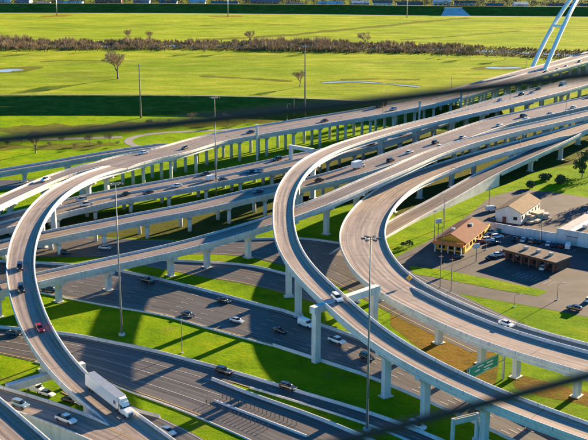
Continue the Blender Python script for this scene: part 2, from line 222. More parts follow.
 ((82.76, 443.85, 0.03), 0.175, 0, 'van', 'white', 'white van parked behind the restaurant near the ramp wall'),
 ((59.21, 378.83, 0.03), 0.524, 0, 'sedan', 'black', 'black sedan in front of the restaurant porch')]
ARCH = [(169.36, 786.53, 14.0), (174.54, 770.94, 14.0)]
CABLES = [[(-0.8133, 0.8735, 119.7817), (-0.486, 0.8792, 119.8022), (-0.2405, 0.8845, 119.8211), (-0.0769, 0.8885, 119.8357), (0.0769, 0.8933, 119.8526),
  (0.2405, 0.8988, 119.8723), (0.4958, 0.9078, 119.9046), (0.8231, 0.9197, 119.9472)],
 [(-0.8133, 0.7551, 119.3577), (-0.4042, 0.7855, 119.4665), (0.0376, 0.818, 119.5831), (0.0769, 0.8209, 119.5934), (0.1579, 0.8267, 119.6142), (0.2405, 0.8326, 119.6351),
  (0.4958, 0.851, 119.7013), (0.8231, 0.8748, 119.7864)]]
PTS = {'K_wA': (-6.04, 295.1, 0.0),
 'K_wB': (18.34, 274.48, 0.0),
 'P_bA': (-41.11, 252.79, 0.0),
 'P_bB': (-33.06, 248.26, 0.0),
 'bentL': (-72.19, 257.07, 4.6),
 'bentR': (-56.18, 270.64, 5.4),
 'bush1': (-60.8, 647.28, 0.0),
 'bush2': (-38.79, 637.65, 0.0),
 'bush3': (-46.65, 640.83, 0.0),
 'bush4': (-9.67, 391.23, 0.0),
 'd0': (80.41, 645.54, 13.5),
 'd1': (425.53, 1167.39, 14.0),
 'diam': (35.34, 320.27, 10.2),
 'e1a': (12.44, 515.23, 8.0),
 'e1b': (-121.27, 395.34, 5.0),
 'g0': (33.5, 317.1, 10.0),
 'g1': (88.37, 249.02, 10.6),
 'gan1': (36.86, 232.95, 0.0),
 'gan2': (42.94, 235.98, 0.0),
 'iwA': (37.27, 383.76, 0.0),
 'low': (76.34, 377.73, 0.0),
 'lowr': (90.92, 362.84, 0.0),
 'pond1': (-225.37, 872.76, 0.0),
 'pond2': (167.19, 884.46, 0.0),
 'rb': (96.27, 397.67, 0.0),
 'rb0': (99.06, 398.32, 0.0),
 'rb2': (117.62, 434.54, 0.0),
 'rest': (53.66, 386.22, 0.0),
 'sgL': (44.6, 259.9, 8.3),
 'sgR': (53.8, 269.14, 8.3),
 'shrub': (42.9, 392.5, 0.0),
 'strA': (20.52, 803.46, 0.0),
 'strB': (42.88, 810.91, 0.0),
 'strC': (59.36, 803.46, 0.0),
 'strD': (90.22, 784.22, 0.0),
 'strad1L': (6.1, 283.39, 0.0),
 'strad1R': (23.05, 299.72, 0.0),
 'strad2L': (-1.42, 507.5, 0.0),
 'strad2R': (8.4, 499.4, 0.0),
 'tanA': (78.62, 426.97, 0.0),
 'tanEA': (91.41, 424.25, 4.5),
 'tanEB': (101.76, 442.12, 4.5),
 'tanRA': (85.97, 425.74, 7.0),
 'tanRB': (97.9, 446.29, 7.0),
 'tree1': (-132.09, 823.63, 0.0),
 'tree2': (4.3, 784.22, 0.0),
 'tree3': (-133.93, 559.35, 0.0),
 'wallA': (76.96, 401.62, 0.0),
 'wallB': (105.67, 374.19, 0.0),
 'wl0': (75.58, 416.06, 0.0),
 'wl1': (88.83, 405.65, 0.0),
 'wl2': (99.06, 398.32, 0.0),
 'wl3': (110.5, 389.97, 0.0),
 'yard0': (91.68, 413.94, 0.0),
 'yard1': (104.02, 426.97, 0.0),
 'yard2': (103.55, 437.64, 0.0)}
POSTROWS = [[(-18.25, 259.53, 0.0), (0.57, 244.13, 0.0)], [(-22.18, 256.12, 0.0), (-6.33, 242.15, 0.0)]]
RIVER = [(-331.6, 1036.3), (-219.2, 1036.3), (-88.05, 1036.3), (5.56, 1024.37), (97.1, 1012.7), (167.92, 997.54), (217.36, 975.6), (297.29, 947.76)]
RTREES = [(135.4, 503.42, 0.0), (147.19, 515.86, 0.0), (139.99, 469.27, 0.0), (122.74, 493.48, 0.0), (117.12, 499.4, 0.0), (107.37, 483.9, 0.0)]
SWALE = [(-92.21, 1086.84), (-14.18, 1123.27), (38.01, 1172.29), (100.33, 1225.64), (144.02, 1271.85), (208.83, 1321.57)]
LEVEE1 = [(-283.67, 698.39), (-187.84, 698.39), (-123.95, 698.39), (-59.89, 696.39), (3.77, 686.56), (64.87, 667.67), (122.84, 649.75)]
LEVEE2 = [(-565.39, 1423.28), (-247.04, 1423.28), (7.56, 1407.39), (193.31, 1384.19), (399.67, 1369.13)]
FIELDTREES = [(-223.18, 990.12, 0.0, 7), (-246.5, 982.81, 0.0, 6), (-161.57, 1078.08, 0.0, 7), (-140.16, 1078.08, 0.0, 6), (-184.64, 990.12, 0.0, 5), (-79.77, 990.12, 0.0, 6),
 (-41.85, 1052.63, 0.0, 8), (-52.88, 990.12, 0.0, 7), (21.51, 990.12, 0.0, 7), (66.51, 1036.3, 0.0, 8), (126.32, 954.58, 0.0, 5), (131.46, 947.76, 0.0, 4),
 (151.22, 947.76, 0.0, 6), (178.83, 934.41, 0.0, 6)]

# ------------------------------------------------------------------ materials
MATS = {}
def nodes_of(name):
    m = bpy.data.materials.new(name); m.use_nodes = True; MATS[name] = m
    nt = m.node_tree; return m, nt, nt.nodes, nt.links, nt.nodes['Principled BSDF']
def ramp(N, L, src, stops):
    r = N.new('ShaderNodeValToRGB'); e = r.color_ramp.elements
    while len(e) > 1: e.remove(e[-1])
    e[0].position, e[0].color = stops[0][0], (*stops[0][1], 1)
    for p, c in stops[1:]:
        k = e.new(p); k.color = (*c, 1)
    L.new(src, r.inputs[0]); return r.outputs[0]
def noise(N, L, vec, scale, detail=4, rough=.6):
    n = N.new('ShaderNodeTexNoise'); n.inputs['Scale'].default_value = scale; n.inputs['Detail'].default_value = detail; n.inputs['Roughness'].default_value = rough
    L.new(vec, n.inputs['Vector']); return n.outputs[0]
def mul(N, L, a, b, fac=1.0, mode='MULTIPLY'):
    m = N.new('ShaderNodeMix'); m.data_type = 'RGBA'; m.blend_type = mode; m.inputs[0].default_value = fac
    for s, v in ((6, a), (7, b)):
        if isinstance(v, tuple): m.inputs[s].default_value = (*v, 1)
        else: L.new(v, m.inputs[s])
    return m.outputs[2]
def plain(name, c, rough=.6, var=.15, scale=.6, metal=0, coat=0, spec=.5, bump=0):
    m, nt, N, L, b = nodes_of(name)
    tc = N.new('ShaderNodeTexCoord')
    if var:
        n = noise(N, L, tc.outputs['Object'], scale, 5)
        c1 = tuple(max(0, v * (1 - var)) for v in c); c2 = tuple(min(1, v * (1 + var)) for v in c)
        L.new(ramp(N, L, n, [(.3, c1), (.7, c2)]), b.inputs['Base Color'])
        if bump:
            bp = N.new('ShaderNodeBump'); bp.inputs['Strength'].default_value = bump; bp.inputs['Distance'].default_value = .05
            L.new(n, bp.inputs['Height']); L.new(bp.outputs[0], b.inputs['Normal'])
    else: b.inputs['Base Color'].default_value = (*c, 1)
    b.inputs['Roughness'].default_value = rough; b.inputs['Metallic'].default_value = metal
    b.inputs['Coat Weight'].default_value = coat; b.inputs['Specular IOR Level'].default_value = spec
    return m
def road_mat(name, base, dark, joint=0, rough=.55, lane=3.6, spec=.5):
    m, nt, N, L, b = nodes_of(name)
    uv = N.new('ShaderNodeUVMap'); sx = N.new('ShaderNodeSeparateXYZ'); L.new(uv.outputs[0], sx.inputs[0])
    mp = N.new('ShaderNodeMapping'); mp.inputs['Scale'].default_value = (1.1, .018, 1); L.new(uv.outputs[0], mp.inputs[0])
    st = noise(N, L, mp.outputs[0], 1.0, 5, .65)                      # tyre-worn streaks along the road
    mp2 = N.new('ShaderNodeMapping'); mp2.inputs['Scale'].default_value = (.25, .06, 1); L.new(uv.outputs[0], mp2.inputs[0])
    blot = noise(N, L, mp2.outputs[0], 1.0, 6, .7)
    c = ramp(N, L, st, [(.32, dark), (.58, base)])
    mp3 = N.new('ShaderNodeMapping'); mp3.inputs['Scale'].default_value = (.5, .45, 1); L.new(uv.outputs[0], mp3.inputs[0])
    c = mul(N, L, c, ramp(N, L, noise(N, L, mp3.outputs[0], 1.0, 7, .75), [(.30, (.70, .68, .67)), (.42, (.98, .98, .98)), (.66, (1.06, 1.05, 1.04))]))
    c = mul(N, L, c, ramp(N, L, blot, [(.28, (.72, .70, .70)), (.6, (1.06, 1.03, 1))]))
    w = N.new('ShaderNodeMath'); w.operation = 'MULTIPLY'; w.inputs[1].default_value = 2 * PI / (lane / 2); L.new(sx.outputs[0], w.inputs[0])
    s = N.new('ShaderNodeMath'); s.operation = 'SINE'; L.new(w.outputs[0], s.inputs[0])
    mr = N.new('ShaderNodeMapRange'); mr.inputs[1].default_value = -1; mr.inputs[2].default_value = 1; mr.inputs[3].default_value = .82; mr.inputs[4].default_value = 1.04
    L.new(s.outputs[0], mr.inputs[0]); cc = N.new('ShaderNodeCombineColor')
    for i in range(3): L.new(mr.outputs[0], cc.inputs[i])
    c = mul(N, L, c, cc.outputs[0])
    if joint:
        md = N.new('ShaderNodeMath'); md.operation = 'MODULO'; md.inputs[1].default_value = joint; L.new(sx.outputs[1], md.inputs[0])
        lt = N.new('ShaderNodeMath'); lt.operation = 'LESS_THAN'; lt.inputs[1].default_value = .22; L.new(md.outputs[0], lt.inputs[0])
        mx = N.new('ShaderNodeMix'); mx.data_type = 'RGBA'; L.new(lt.outputs[0], mx.inputs[0]); L.new(c, mx.inputs[6])
        dk = mul(N, L, c, (.55, .53, .52)); L.new(dk, mx.inputs[7]); c = mx.outputs[2]
    L.new(c, b.inputs['Base Color']); b.inputs['Roughness'].default_value = rough; b.inputs['Specular IOR Level'].default_value = spec
    tc = N.new('ShaderNodeTexCoord'); fn = noise(N, L, tc.outputs['Object'], 2.2, 6, .8)
    bp = N.new('ShaderNodeBump'); bp.inputs['Strength'].default_value = .25; bp.inputs['Distance'].default_value = .04
    L.new(fn, bp.inputs['Height']); L.new(bp.outputs[0], b.inputs['Normal'])
    return m
def grass_mat(name, a, bcol, c, sc=1.0, stretch=1.0, patch=None):
    m, nt, N, L, b = nodes_of(name)
    tc = N.new('ShaderNodeTexCoord'); v = tc.outputs['Object']
    if stretch != 1:
        mp = N.new('ShaderNodeMapping'); mp.inputs['Scale'].default_value = (stretch, 1, 1); L.new(v, mp.inputs[0]); v = mp.outputs[0]
    big = noise(N, L, v, .012 * sc, 5, .65); mid = noise(N, L, v, .09 * sc, 6, .7); fine = noise(N, L, v, 1.1, 6, .8)
    cc = ramp(N, L, mid, [(.28, a), (.5, bcol), (.70, c)])
    cc = mul(N, L, cc, ramp(N, L, big, [(.30, (.50, .66, .52)), (.52, (1.04, 1.0, .95)), (.68, (1.22, .98, 1.0)), (.78, (1.30, .92, 1.3))]))
    cc = mul(N, L, cc, ramp(N, L, fine, [(.3, (.62, .66, .6)), (.65, (1.15, 1.12, 1.05))]))
    if patch:
        pn = noise(N, L, v, patch[0], 7, .72); pf = N.new('ShaderNodeMapRange'); pf.inputs[1].default_value = patch[1]; pf.inputs[2].default_value = patch[1] + .09; pf.inputs[4].default_value = patch[3]; L.new(pn, pf.inputs[0])
        mx = N.new('ShaderNodeMix'); mx.data_type = 'RGBA'; L.new(pf.outputs[0], mx.inputs[0]); L.new(cc, mx.inputs[6]); mx.inputs[7].default_value = (*patch[2], 1); cc = mx.outputs[2]
    L.new(cc, b.inputs['Base Color']); b.inputs['Roughness'].default_value = .9; b.inputs['Specular IOR Level'].default_value = .02
    b.inputs['Sheen Weight'].default_value = .22; b.inputs['Sheen Roughness'].default_value = .5; b.inputs['Sheen Tint'].default_value = (.6, .8, .02, 1)
    add = N.new('ShaderNodeMath'); add.operation = 'ADD'; mm = N.new('ShaderNodeMath'); mm.operation = 'MULTIPLY'; mm.inputs[1].default_value = 2.5
    L.new(mid, mm.inputs[0]); L.new(mm.outputs[0], add.inputs[0]); L.new(fine, add.inputs[1])
    bp = N.new('ShaderNodeBump'); bp.inputs['Strength'].default_value = 1.0; bp.inputs['Distance'].default_value = .75
    L.new(add.outputs[0], bp.inputs['Height']); L.new(bp.outputs[0], b.inputs['Normal'])
    return m
grass_mat('grass', (.035, .115, .001), (.125, .26, .002), (.23, .30, .006), 1.0, 1.0, (.05, .575, (.16, .15, .03), .7))
grass_mat('field_grass', (.055, .12, .012), (.175, .25, .022), (.34, .335, .085), .8, .35, (.022, .545, (.07, .085, .025), .8))
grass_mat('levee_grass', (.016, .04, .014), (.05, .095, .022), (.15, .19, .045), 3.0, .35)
grass_mat('dark_ground', (.015, .02, .015), (.03, .035, .022), (.05, .05, .03), .5)
plain('far_foliage', (.06, .065, .045), .9, .5, .03)
grass_mat('dirt', (.018, .018, .018), (.034, .031, .028), (.07, .055, .038))  # dirt darkened by the viaducts' shade, mixed into its colour
grass_mat('soil', (.10, .045, .018), (.19, .085, .03), (.11, .11, .02), 2.0)
grass_mat('scrub', (.03, .04, .012), (.07, .07, .025), (.12, .10, .045), 2)
road_mat('deck_concrete', (.36, .31, .27), (.175, .155, .14), joint=24, spec=.12)
road_mat('deck_old', (.29, .25, .22), (.14, .126, .116), joint=16, spec=.12)
road_mat('asphalt', (.112, .108, .106), (.05, .05, .052), joint=0, spec=.2)
plain('lot_asphalt', (.06, .057, .056), .8, .42, .11, spec=.2, bump=.3)
def stained(name, c):
    m, nt, N, L, b = nodes_of(name)
    tc = N.new('ShaderNodeTexCoord'); mp = N.new('ShaderNodeMapping'); mp.inputs['Scale'].default_value = (1.3, 1.3, .10); L.new(tc.outputs['Object'], mp.inputs[0])
    st = noise(N, L, mp.outputs[0], 1.0, 5, .7); bl = noise(N, L, tc.outputs['Object'], .16, 5, .65)
    cc = ramp(N, L, st, [(.26, tuple(v * .62 for v in c)), (.48, tuple(v * .95 for v in c)), (.7, c)])
    cc = mul(N, L, cc, ramp(N, L, bl, [(.3, (.78, .77, .75)), (.62, (1.05, 1.04, 1.02))])); L.new(cc, b.inputs['Base Color']); b.inputs['Roughness'].default_value = .8; b.inputs['Specular IOR Level'].default_value = .3
def parapet_mat(name, c):
    stained(name, c); m = MATS[name]; N, L = m.node_tree.nodes, m.node_tree.links; b = N['Principled BSDF']; src = b.inputs['Base Color'].links[0].from_socket
    uv = N.new('ShaderNodeUVMap'); sx = N.new('ShaderNodeSeparateXYZ'); L.new(uv.outputs[0], sx.inputs[0]); md = N.new('ShaderNodeMath'); md.operation = 'MODULO'; md.inputs[1].default_value = 7.5; L.new(sx.outputs[1], md.inputs[0])
    lt = N.new('ShaderNodeMath'); lt.operation = 'LESS_THAN'; lt.inputs[1].default_value = .14; L.new(md.outputs[0], lt.inputs[0]); mx = N.new('ShaderNodeMix'); mx.data_type = 'RGBA'; L.new(lt.outputs[0], mx.inputs[0]); L.new(src, mx.inputs[6]); mx.inputs[7].default_value = (.13, .125, .12, 1); L.new(mx.outputs[2], b.inputs['Base Color'])
parapet_mat('parapet_concrete', (.585, .605, .61)); stained('concrete', (.585, .605, .61)); stained('pier_concrete', (.57, .605, .62))
plain('kerb', (.52, .50, .46), .8, .15, .5)
plain('lane_paint', (.42, .41, .39), .6, .3, .8)
plain('paint_white', (.80, .79, .76), .6, .15, 1.5)
plain('paint_yellow', (.72, .47, .05), .6, .1, 1.5)
plain('path', (.20, .19, .18), .8, .2, .2)
plain('mast_steel', (.17, .18, .19), .55, .1, 1)
plain('steel', (.42, .43, .44), .45, .1, 1, metal=.6)
plain('dark_steel', (.05, .05, .055), .5, .1, 1)
plain('arch_white', (.74, .77, .80), .4, .05, .2)
plain('wood_pole', (.20, .17, .15), .85, .2, .5)
plain('bark', (.16, .115, .09), .9, .25, 1.0)
plain('twigs', (.30, .20, .13), .9, .35, .12)
plain('brush', (.27, .205, .11), .9, .4, .06)
plain('brush_green', (.11, .13, .03), .9, .4, .08)
plain('leaf', (.045, .085, .02), .8, .4, .6)
plain('sign_green', (0.0, .26, .21), .5, .05, 1)
plain('sign_yellow', (.80, .42, .02), .5, .05, 1)
plain('brown_roof', (.15, .07, .05), .8, .2, .8, spec=.05)
plain('tan_roof', (.17, .13, .09), .8, .25, .7, spec=.05)
plain('flat_roof', (.17, .145, .12), .9, .3, .4, spec=.05)
plain('white_membrane', (.45, .43, .40), .8, .15, .5, spec=.05)
plain('yellow_wall', (.62, .32, .02), .7, .12, .6)
plain('orange_trim', (.55, .17, .04), .7, .1, .6)
plain('brick_red', (.16, .06, .04), .85, .25, 1.5)
stained('white_wall', (.64, .65, .64))
plain('dark_glass', (.02, .025, .03), .12, 0)
plain('car_glass', (.012, .016, .02), .06, 0, spec=.7)
plain('tyre', (.015, .015, .016), .8, 0)
plain('lamp_lens', (.75, .75, .72), .2, 0)
plain('tail_lens', (.35, .01, .01), .25, 0)
plain('chrome', (.55, .55, .56), .25, 0, metal=1)
plain('timber', (.50, .40, .28), .85, .3, 1.2)
plain('cable_black', (.016, .014, .013), .6, 0)
plain('delineator', (.045, .045, .05), .7, 0)
m, nt, N, L, b = nodes_of('water')
b.inputs['Base Color'].default_value = (.34, .34, .32, 1); b.inputs['Roughness'].default_value = .22
tc = N.new('ShaderNodeTexCoord'); wv = noise(N, L, tc.outputs['Object'], .6, 4); bp = N.new('ShaderNodeBump'); bp.inputs['Strength'].default_value = .08; L.new(wv, bp.inputs['Height']); L.new(bp.outputs[0], b.inputs['Normal'])
PAINTS = dict(white=(.78, .78, .76), silver=(.46, .48, .50), black=(.012, .012, .014), navy=(.02, .035, .09), red=(.42, .012, .012), maroon=(.16, .018, .018), blue=(.20, .30, .38), tan=(.36, .29, .20))
for k, c in PAINTS.items(): plain('paint_car_' + k, c, .28, 0, coat=.6, metal=.25 if k in ('silver', 'blue', 'tan') else 0)
for k, c in dict(grey=(.42, .42, .43), cream=(.62, .57, .48), blue=(.16, .27, .45), white=(.72, .72, .72), brick=(.33, .17, .12)).items(): plain('house_' + k, c, .8, .1, .05)
for k, c in dict(slate=(.12, .13, .16), pale=(.55, .55, .55), rust=(.26, .12, .08)).items(): plain('roof_' + k, c, .8, .15, .05)

# ------------------------------------------------------------------ mesh helpers
class MB:
    def __init__(s): s.v = []; s.f = []; s.uv = []; s.mi = []
    def face(s, pts, uv=None, mi=0):
        k = len(s.v); s.v += [tuple(p) for p in pts]; s.f.append(tuple(range(k, k + len(pts)))); s.uv.append(uv); s.mi.append(mi)
    def grid(s, rows, closed=False, caps=False, uvs=None, mi=0):
        k = len(s.v); n = len(rows[0])
        for r in rows: s.v += [tuple(p) for p in r]
        for i in range(len(rows) - 1):
            for j in range(n if closed else n - 1):
                j2 = (j + 1) % n
                s.f.append((k + i * n + j, k + i * n + j2, k + (i + 1) * n + j2, k + (i + 1) * n + j)); s.mi.append(mi)
                s.uv.append([uvs[i][j], uvs[i][j2], uvs[i + 1][j2], uvs[i + 1][j]] if uvs else None)
        if caps and closed:
            s.f.append(tuple(k + j for j in range(n))[::-1]); s.mi.append(mi); s.uv.append(None)
            s.f.append(tuple(k + (len(rows) - 1) * n + j for j in range(n))); s.mi.append(mi); s.uv.append(None)
    def box(s, c, d, rot=0, mi=0, taper=1.0):
        cx, cy, cz = c; a, b_ = math.cos(rot), math.sin(rot); R_ = []
        for z, t in ((-d[2] / 2, 1), (d[2] / 2, taper)):
            R_.append([(cx + (x * a - y * b_) * t, cy + (x * b_ + y * a) * t, cz + z) for x, y in ((-d[0] / 2, -d[1] / 2), (d[0] / 2, -d[1] / 2), (d[0] / 2, d[1] / 2), (-d[0] / 2, d[1] / 2))])
        s.grid(R_, True, True, mi=mi)
    def tube(s, pts, rad, n=8, caps=True, mi=0):
        rows = []
        for i, p in enumerate(pts):
            p = Vector(p); t = (Vector(pts[min(i + 1, len(pts) - 1)]) - Vector(pts[max(i - 1, 0)])).normalized()
            u = t.orthogonal().normalized() if abs(t.z) < .99 else Vector((1, 0, 0)); w = t.cross(u).normalized(); u = w.cross(t).normalized()
            r = rad[i] if isinstance(rad, (list, tuple)) else rad
            rows.append([p + (u * math.cos(2 * PI * k / n) + w * math.sin(2 * PI * k / n)) * r for k in range(n)])
        s.grid(rows, True, caps, mi=mi)
    def mesh(s, name, mats, smooth=False):
        me = bpy.data.meshes.new(name); me.from_pydata(s.v, [], s.f)
        if any(u for u in s.uv):
            lay = me.uv_layers.new(name='UVMap').data
            for p, u in zip(me.polygons, s.uv):
                if u:
                    for li, q in zip(p.loop_indices, u): lay[li].uv = q
        for m_ in (mats if isinstance(mats, (list, tuple)) else [mats]): me.materials.append(MATS[m_] if m_ else None)
        me.polygons.foreach_set('material_index', s.mi)
        bm = bmesh.new(); bm.from_mesh(me); bmesh.ops.recalc_face_normals(bm, faces=bm.faces); bm.to_mesh(me); bm.free()
        if smooth: me.polygons.foreach_set('use_smooth', [True] * len(me.polygons))
        return me
    def obj(s, name, mats, parent=None, smooth=False): return link(name, s.mesh(name, mats, smooth), parent)
def link(name, data, parent=None, loc=None, rz=None):
    o = bpy.data.objects.new(name, data); col.objects.link(o)
    if parent: o.parent = parent
    if loc is not None: o.location = loc
    if rz is not None: o.rotation_euler = (0, 0, rz)
    return o
def tag(o, label=None, cat=None, group=None, kind=None):
    if label: o['label'] = label
    if cat: o['category'] = cat
    if group: o['group'] = group
    if kind: o['kind'] = kind
    return o
def empty(name, loc=(0, 0, 0), rz=0): return link(name, None, None, loc, rz)
def copy_tree(o, parent=None):
    c = o.copy(); col.objects.link(c); c.parent = parent
    for ch in list(o.children): copy_tree(ch, c)
    return c
def sheet(name, pts, z, mat, parent=None, kind=None):
    mb = MB(); n = len(pts); mb.v = [(x, y, z) for x, y in pts]; mb.f = [tuple(range(n))]; mb.uv = [[(x, y) for x, y in pts]]; mb.mi = [0]
    me = bpy.data.meshes.new(name); me.from_pydata(mb.v, [], mb.f); bm = bmesh.new(); bm.from_mesh(me)
    bmesh.ops.recalc_face_normals(bm, faces=bm.faces)
    for f in bm.faces:
        if f.normal.z < 0: f.normal_flip()
    bmesh.ops.triangulate(bm, faces=bm.faces[:]); bm.to_mesh(me); bm.free()
    lay = me.uv_layers.new(name='UVMap').data
    for l in me.loops: lay[l.index].uv = me.vertices[l.vertex_index].co[:2]
    me.materials.append(MATS[mat]); o = link(name, me, parent)
    if kind: o['kind'] = kind
    return o

# ------------------------------------------------------------------ road curves
def catmull(pts, n=30):
    pts = np.array(pts, float); P = np.vstack([2 * pts[0] - pts[1], pts, 2 * pts[-1] - pts[-2]]); out = []
    for i in range(1, len(P) - 2):
        a, b, c, d = P[i - 1:i + 3]
        for k in range(n):
            t = k / n; out.append(.5 * ((2 * b) + (c - a) * t + (2 * a - 5 * b + 4 * c - d) * t * t + (3 * b - a - 3 * c + d) * t ** 3))
    out.append(P[-2]); return np.array(out)
def curve(pts, step=3.0, sig=9.0):
    c = catmull(pts); d = np.r_[0, np.cumsum(np.linalg.norm(np.diff(c[:, :2], axis=0), axis=1))]
    n = max(4, int(d[-1] / step)); u = np.linspace(0, d[-1], n + 1); q = np.stack([np.interp(u, d, c[:, k]) for k in range(c.shape[1])], 1)
    m = min(int(3 * sig / step), n - 1); kx = np.exp(-.5 * (np.arange(-m, m + 1) * step / sig) ** 2); kx /= kx.sum()
    pad = np.vstack([2 * q[0] - q[m:0:-1], q, 2 * q[-1] - q[-2:-m - 2:-1]])
    return np.stack([np.convolve(pad[:, k], kx, 'valid') for k in range(c.shape[1])], 1)
def frame(c):
    t = np.gradient(c[:, :2], axis=0); t /= np.linalg.norm(t, axis=1)[:, None]
    return t, np.stack([-t[:, 1], t[:, 0]], 1)
CEN = {k: curve(v) for k, v in ROADS.items()}
FR = {k: frame(c) for k, c in CEN.items()}
def sweep(c, nrm, off, prof, closed=True):
    # prof: (lateral, height) pairs, off: lateral position per station
    return [[(c[i, 0] + nrm[i, 0] * (off[i] + a), c[i, 1] + nrm[i, 1] * (off[i] + a), c[i, 2] + h) for a, h in prof] for i in range(len(c))]
def inside_other(key, x, y, z, extra=-.6, dz=1.3):
    for k, c in CEN.items():
        if k == key: continue
        d = np.hypot(c[:, 0] - x, c[:, 1] - y); i = int(np.argmin(d))
        if 2 < i < len(c) - 3 and d[i] < c[i, 3] / 2 + extra and abs(c[i, 2] - z) < dz: return True
    return False
def runs(flags, minlen=4):
    out, st = [], None
    for i, f in enumerate(list(flags) + [False]):
        if f and st is None: st = i
        if not f and st is not None:
            if i - st >= minlen: out.append((st, i))
            st = None
    return out
PARAPET = [(-.24, 0), (.24, 0), (.24, .12), (.15, .33), (.11, .80), (-.13, .80), (-.24, .70)]
def parapet_run(c, nrm, off, sgn, prof=PARAPET):
    mb = MB(); rows = []
    for i in range(len(c)):
        k = min(1, .3 + .35 * i, .3 + .35 * (len(c) - 1 - i))
        rows.append([(c[i, 0] + nrm[i, 0] * (off[i] - a * sgn), c[i, 1] + nrm[i, 1] * (off[i] - a * sgn), c[i, 2] + h * k) for a, h in prof])
    dd = np.r_[0, np.cumsum(np.linalg.norm(np.diff(c[:, :2], axis=0), axis=1))]
    mb.grid(rows, True, True, uvs=[[(k, dd[i]) for k in range(len(prof))] for i in range(len(c))]); return mb

# ------------------------------------------------------------------ ground
g = MB(); xs = list(range(-3000, 3001, 500)); ys = list(range(-300, 7001, 500))
g.grid([[(x, y, 0) for x in xs] for y in ys]); tag(g.obj('ground', 'grass'), kind='structure')
L1y = LEVEE1; L2y = LEVEE2
fp = [(-900, L1y[0][1] + 10)] + [(x, y + 6) for x, y in L1y] + [(900, L1y[-1][1] + 20)] + [(1200, L2y[-1][1])] + [(x, y) for x, y in L2y[::-1]] + [(-1200, L2y[0][1])]
sheet('meadow', fp, .05, 'field_grass', kind='structure')
def levee(name, line, hgt, near, far, crest=4):
    c = curve([(x, y, 0) for x, y in line], 5, 20); t, n = frame(c); n = np.where(n[:, 1:2] > 0, n, -n)
    mb = MB(); pr = [(-near, -.3), (-near * .55, hgt * .40), (-crest / 2, hgt), (crest / 2, hgt), (far * .55, hgt * .42), (far, -.3)]
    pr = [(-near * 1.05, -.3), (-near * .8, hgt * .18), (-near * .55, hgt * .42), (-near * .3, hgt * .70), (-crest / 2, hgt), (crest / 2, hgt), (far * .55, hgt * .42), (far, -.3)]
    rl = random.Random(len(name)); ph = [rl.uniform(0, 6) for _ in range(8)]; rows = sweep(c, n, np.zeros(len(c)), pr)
    for i, r0 in enumerate(rows):
        for k in range(len(r0)):
            if k in (4, 5): continue
            x, y, z = r0[k]; w = math.sin(x * .021 + ph[k]) + .7 * math.sin(x * .067 + ph[k] * 2) + .5 * math.sin(x * .19 + ph[k] * 3)
            r0[k] = (x, y + (w * 2.6 if k in (0, 1, 7) else w * .6), z + (0 if k in (0, 7) else w * .28))
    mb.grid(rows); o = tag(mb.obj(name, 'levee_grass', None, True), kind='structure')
    p = MB(); p.grid(sweep(c, n, np.zeros(len(c)), [(-crest * .22, hgt + .05), (crest * .22, hgt + .05)])); tag(p.obj('levee_path', 'path'), kind='structure')
sheet('suburb_ground', [(-1500, L2y[0][1] + 20)] + [(x, y + 20) for x, y in L2y] + [(1600, L2y[-1][1] + 20), (1600, 3500), (-1500, 3500)], .04, 'dark_ground', kind='structure')
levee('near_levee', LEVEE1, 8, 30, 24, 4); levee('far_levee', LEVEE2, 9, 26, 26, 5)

# river, ponds and swales in the flood meadow
def ribbon(name, pts, w, z, mat, sig=20, step=6, kind='structure', wob=0):
    c = curve([(x, y, 0) for x, y in pts], step, sig); t, n = frame(c); mb = MB(); rows = []
    for i in range(len(c)):
        a = w * (1 + wob * math.sin(i * .9) * math.cos(i * .37)) / 2
        rows.append([(c[i, 0] + n[i, 0] * a, c[i, 1] + n[i, 1] * a, z), (c[i, 0] - n[i, 0] * a, c[i, 1] - n[i, 1] * a, z)])
    d = np.r_[0, np.cumsum(np.linalg.norm(np.diff(c[:, :2], axis=0), axis=1))]
    mb.grid(rows, uvs=[[(w / 2, d[i]), (-w / 2, d[i])] for i in range(len(c))]); return tag(mb.obj(name, mat), kind=kind)
ribbon('river_bank', RIVER, 62, .08, 'scrub', 30); ribbon('river', RIVER, 12, .11, 'water', 30)  # bank coloured dark to carry the shade beneath the river brush
ribbon('swale_and_shadow', SWALE, 14, .08, 'scrub', 20, wob=.5)
def blob(name, c, rx, ry, z, mat, seed=0, kind='structure'):
    r = random.Random(seed); ph = [r.uniform(0, 6.28) for _ in range(4)]
    pts = []
    for k in range(36):
        a = 2 * PI * k / 36; q = 1 + .22 * math.sin(2 * a + ph[0]) + .15 * math.sin(3 * a + ph[1]) + .08 * math.sin(5 * a + ph[2])
        pts.append((c[0] + rx * q * math.cos(a), c[1] + ry * q * math.sin(a)))
    return sheet(name, pts, z, mat, kind=kind)
p1, p2 = PTS['pond1'], PTS['pond2']
blob('pond_bank', p1, 20, 22, .09, 'scrub', 1); blob('pond', (p1[0] - 3, p1[1] - 4), 12, 8, .12, 'water', 2)
blob('pond_bank', p2, 20, 15, .09, 'scrub', 3); blob('pond', p2, 12, 6, .12, 'water', 4)
ribbon('stream', [PTS[k][:2] for k in ('strA', 'strB', 'strC', 'strD')], 3.2, .12, 'water', 10, wob=.7)
ribbon('stream_bank', [PTS[k][:2] for k in ('strA', 'strB', 'strC', 'strD')], 11, .085, 'scrub', 10, wob=.5)
ribbon('loop_path', LOOP, 4.5, .06, 'path', 4, 2)
for k, (x, y, rx, ry, mt) in enumerate(PATCHES[:2]): blob('bare_patch', (x, y), rx, ry, .09 + .002 * k, 'soil', 20 + k)
for k, pts in enumerate(SWALES_AND_SHADOW): ribbon('swale_and_shadow', pts, (7, 6, 5, 6, 5)[k % 5], .088 + .001 * k, 'scrub', 8, 4, wob=.6)  # second ribbon paints the river trees' shadow, the others are swales
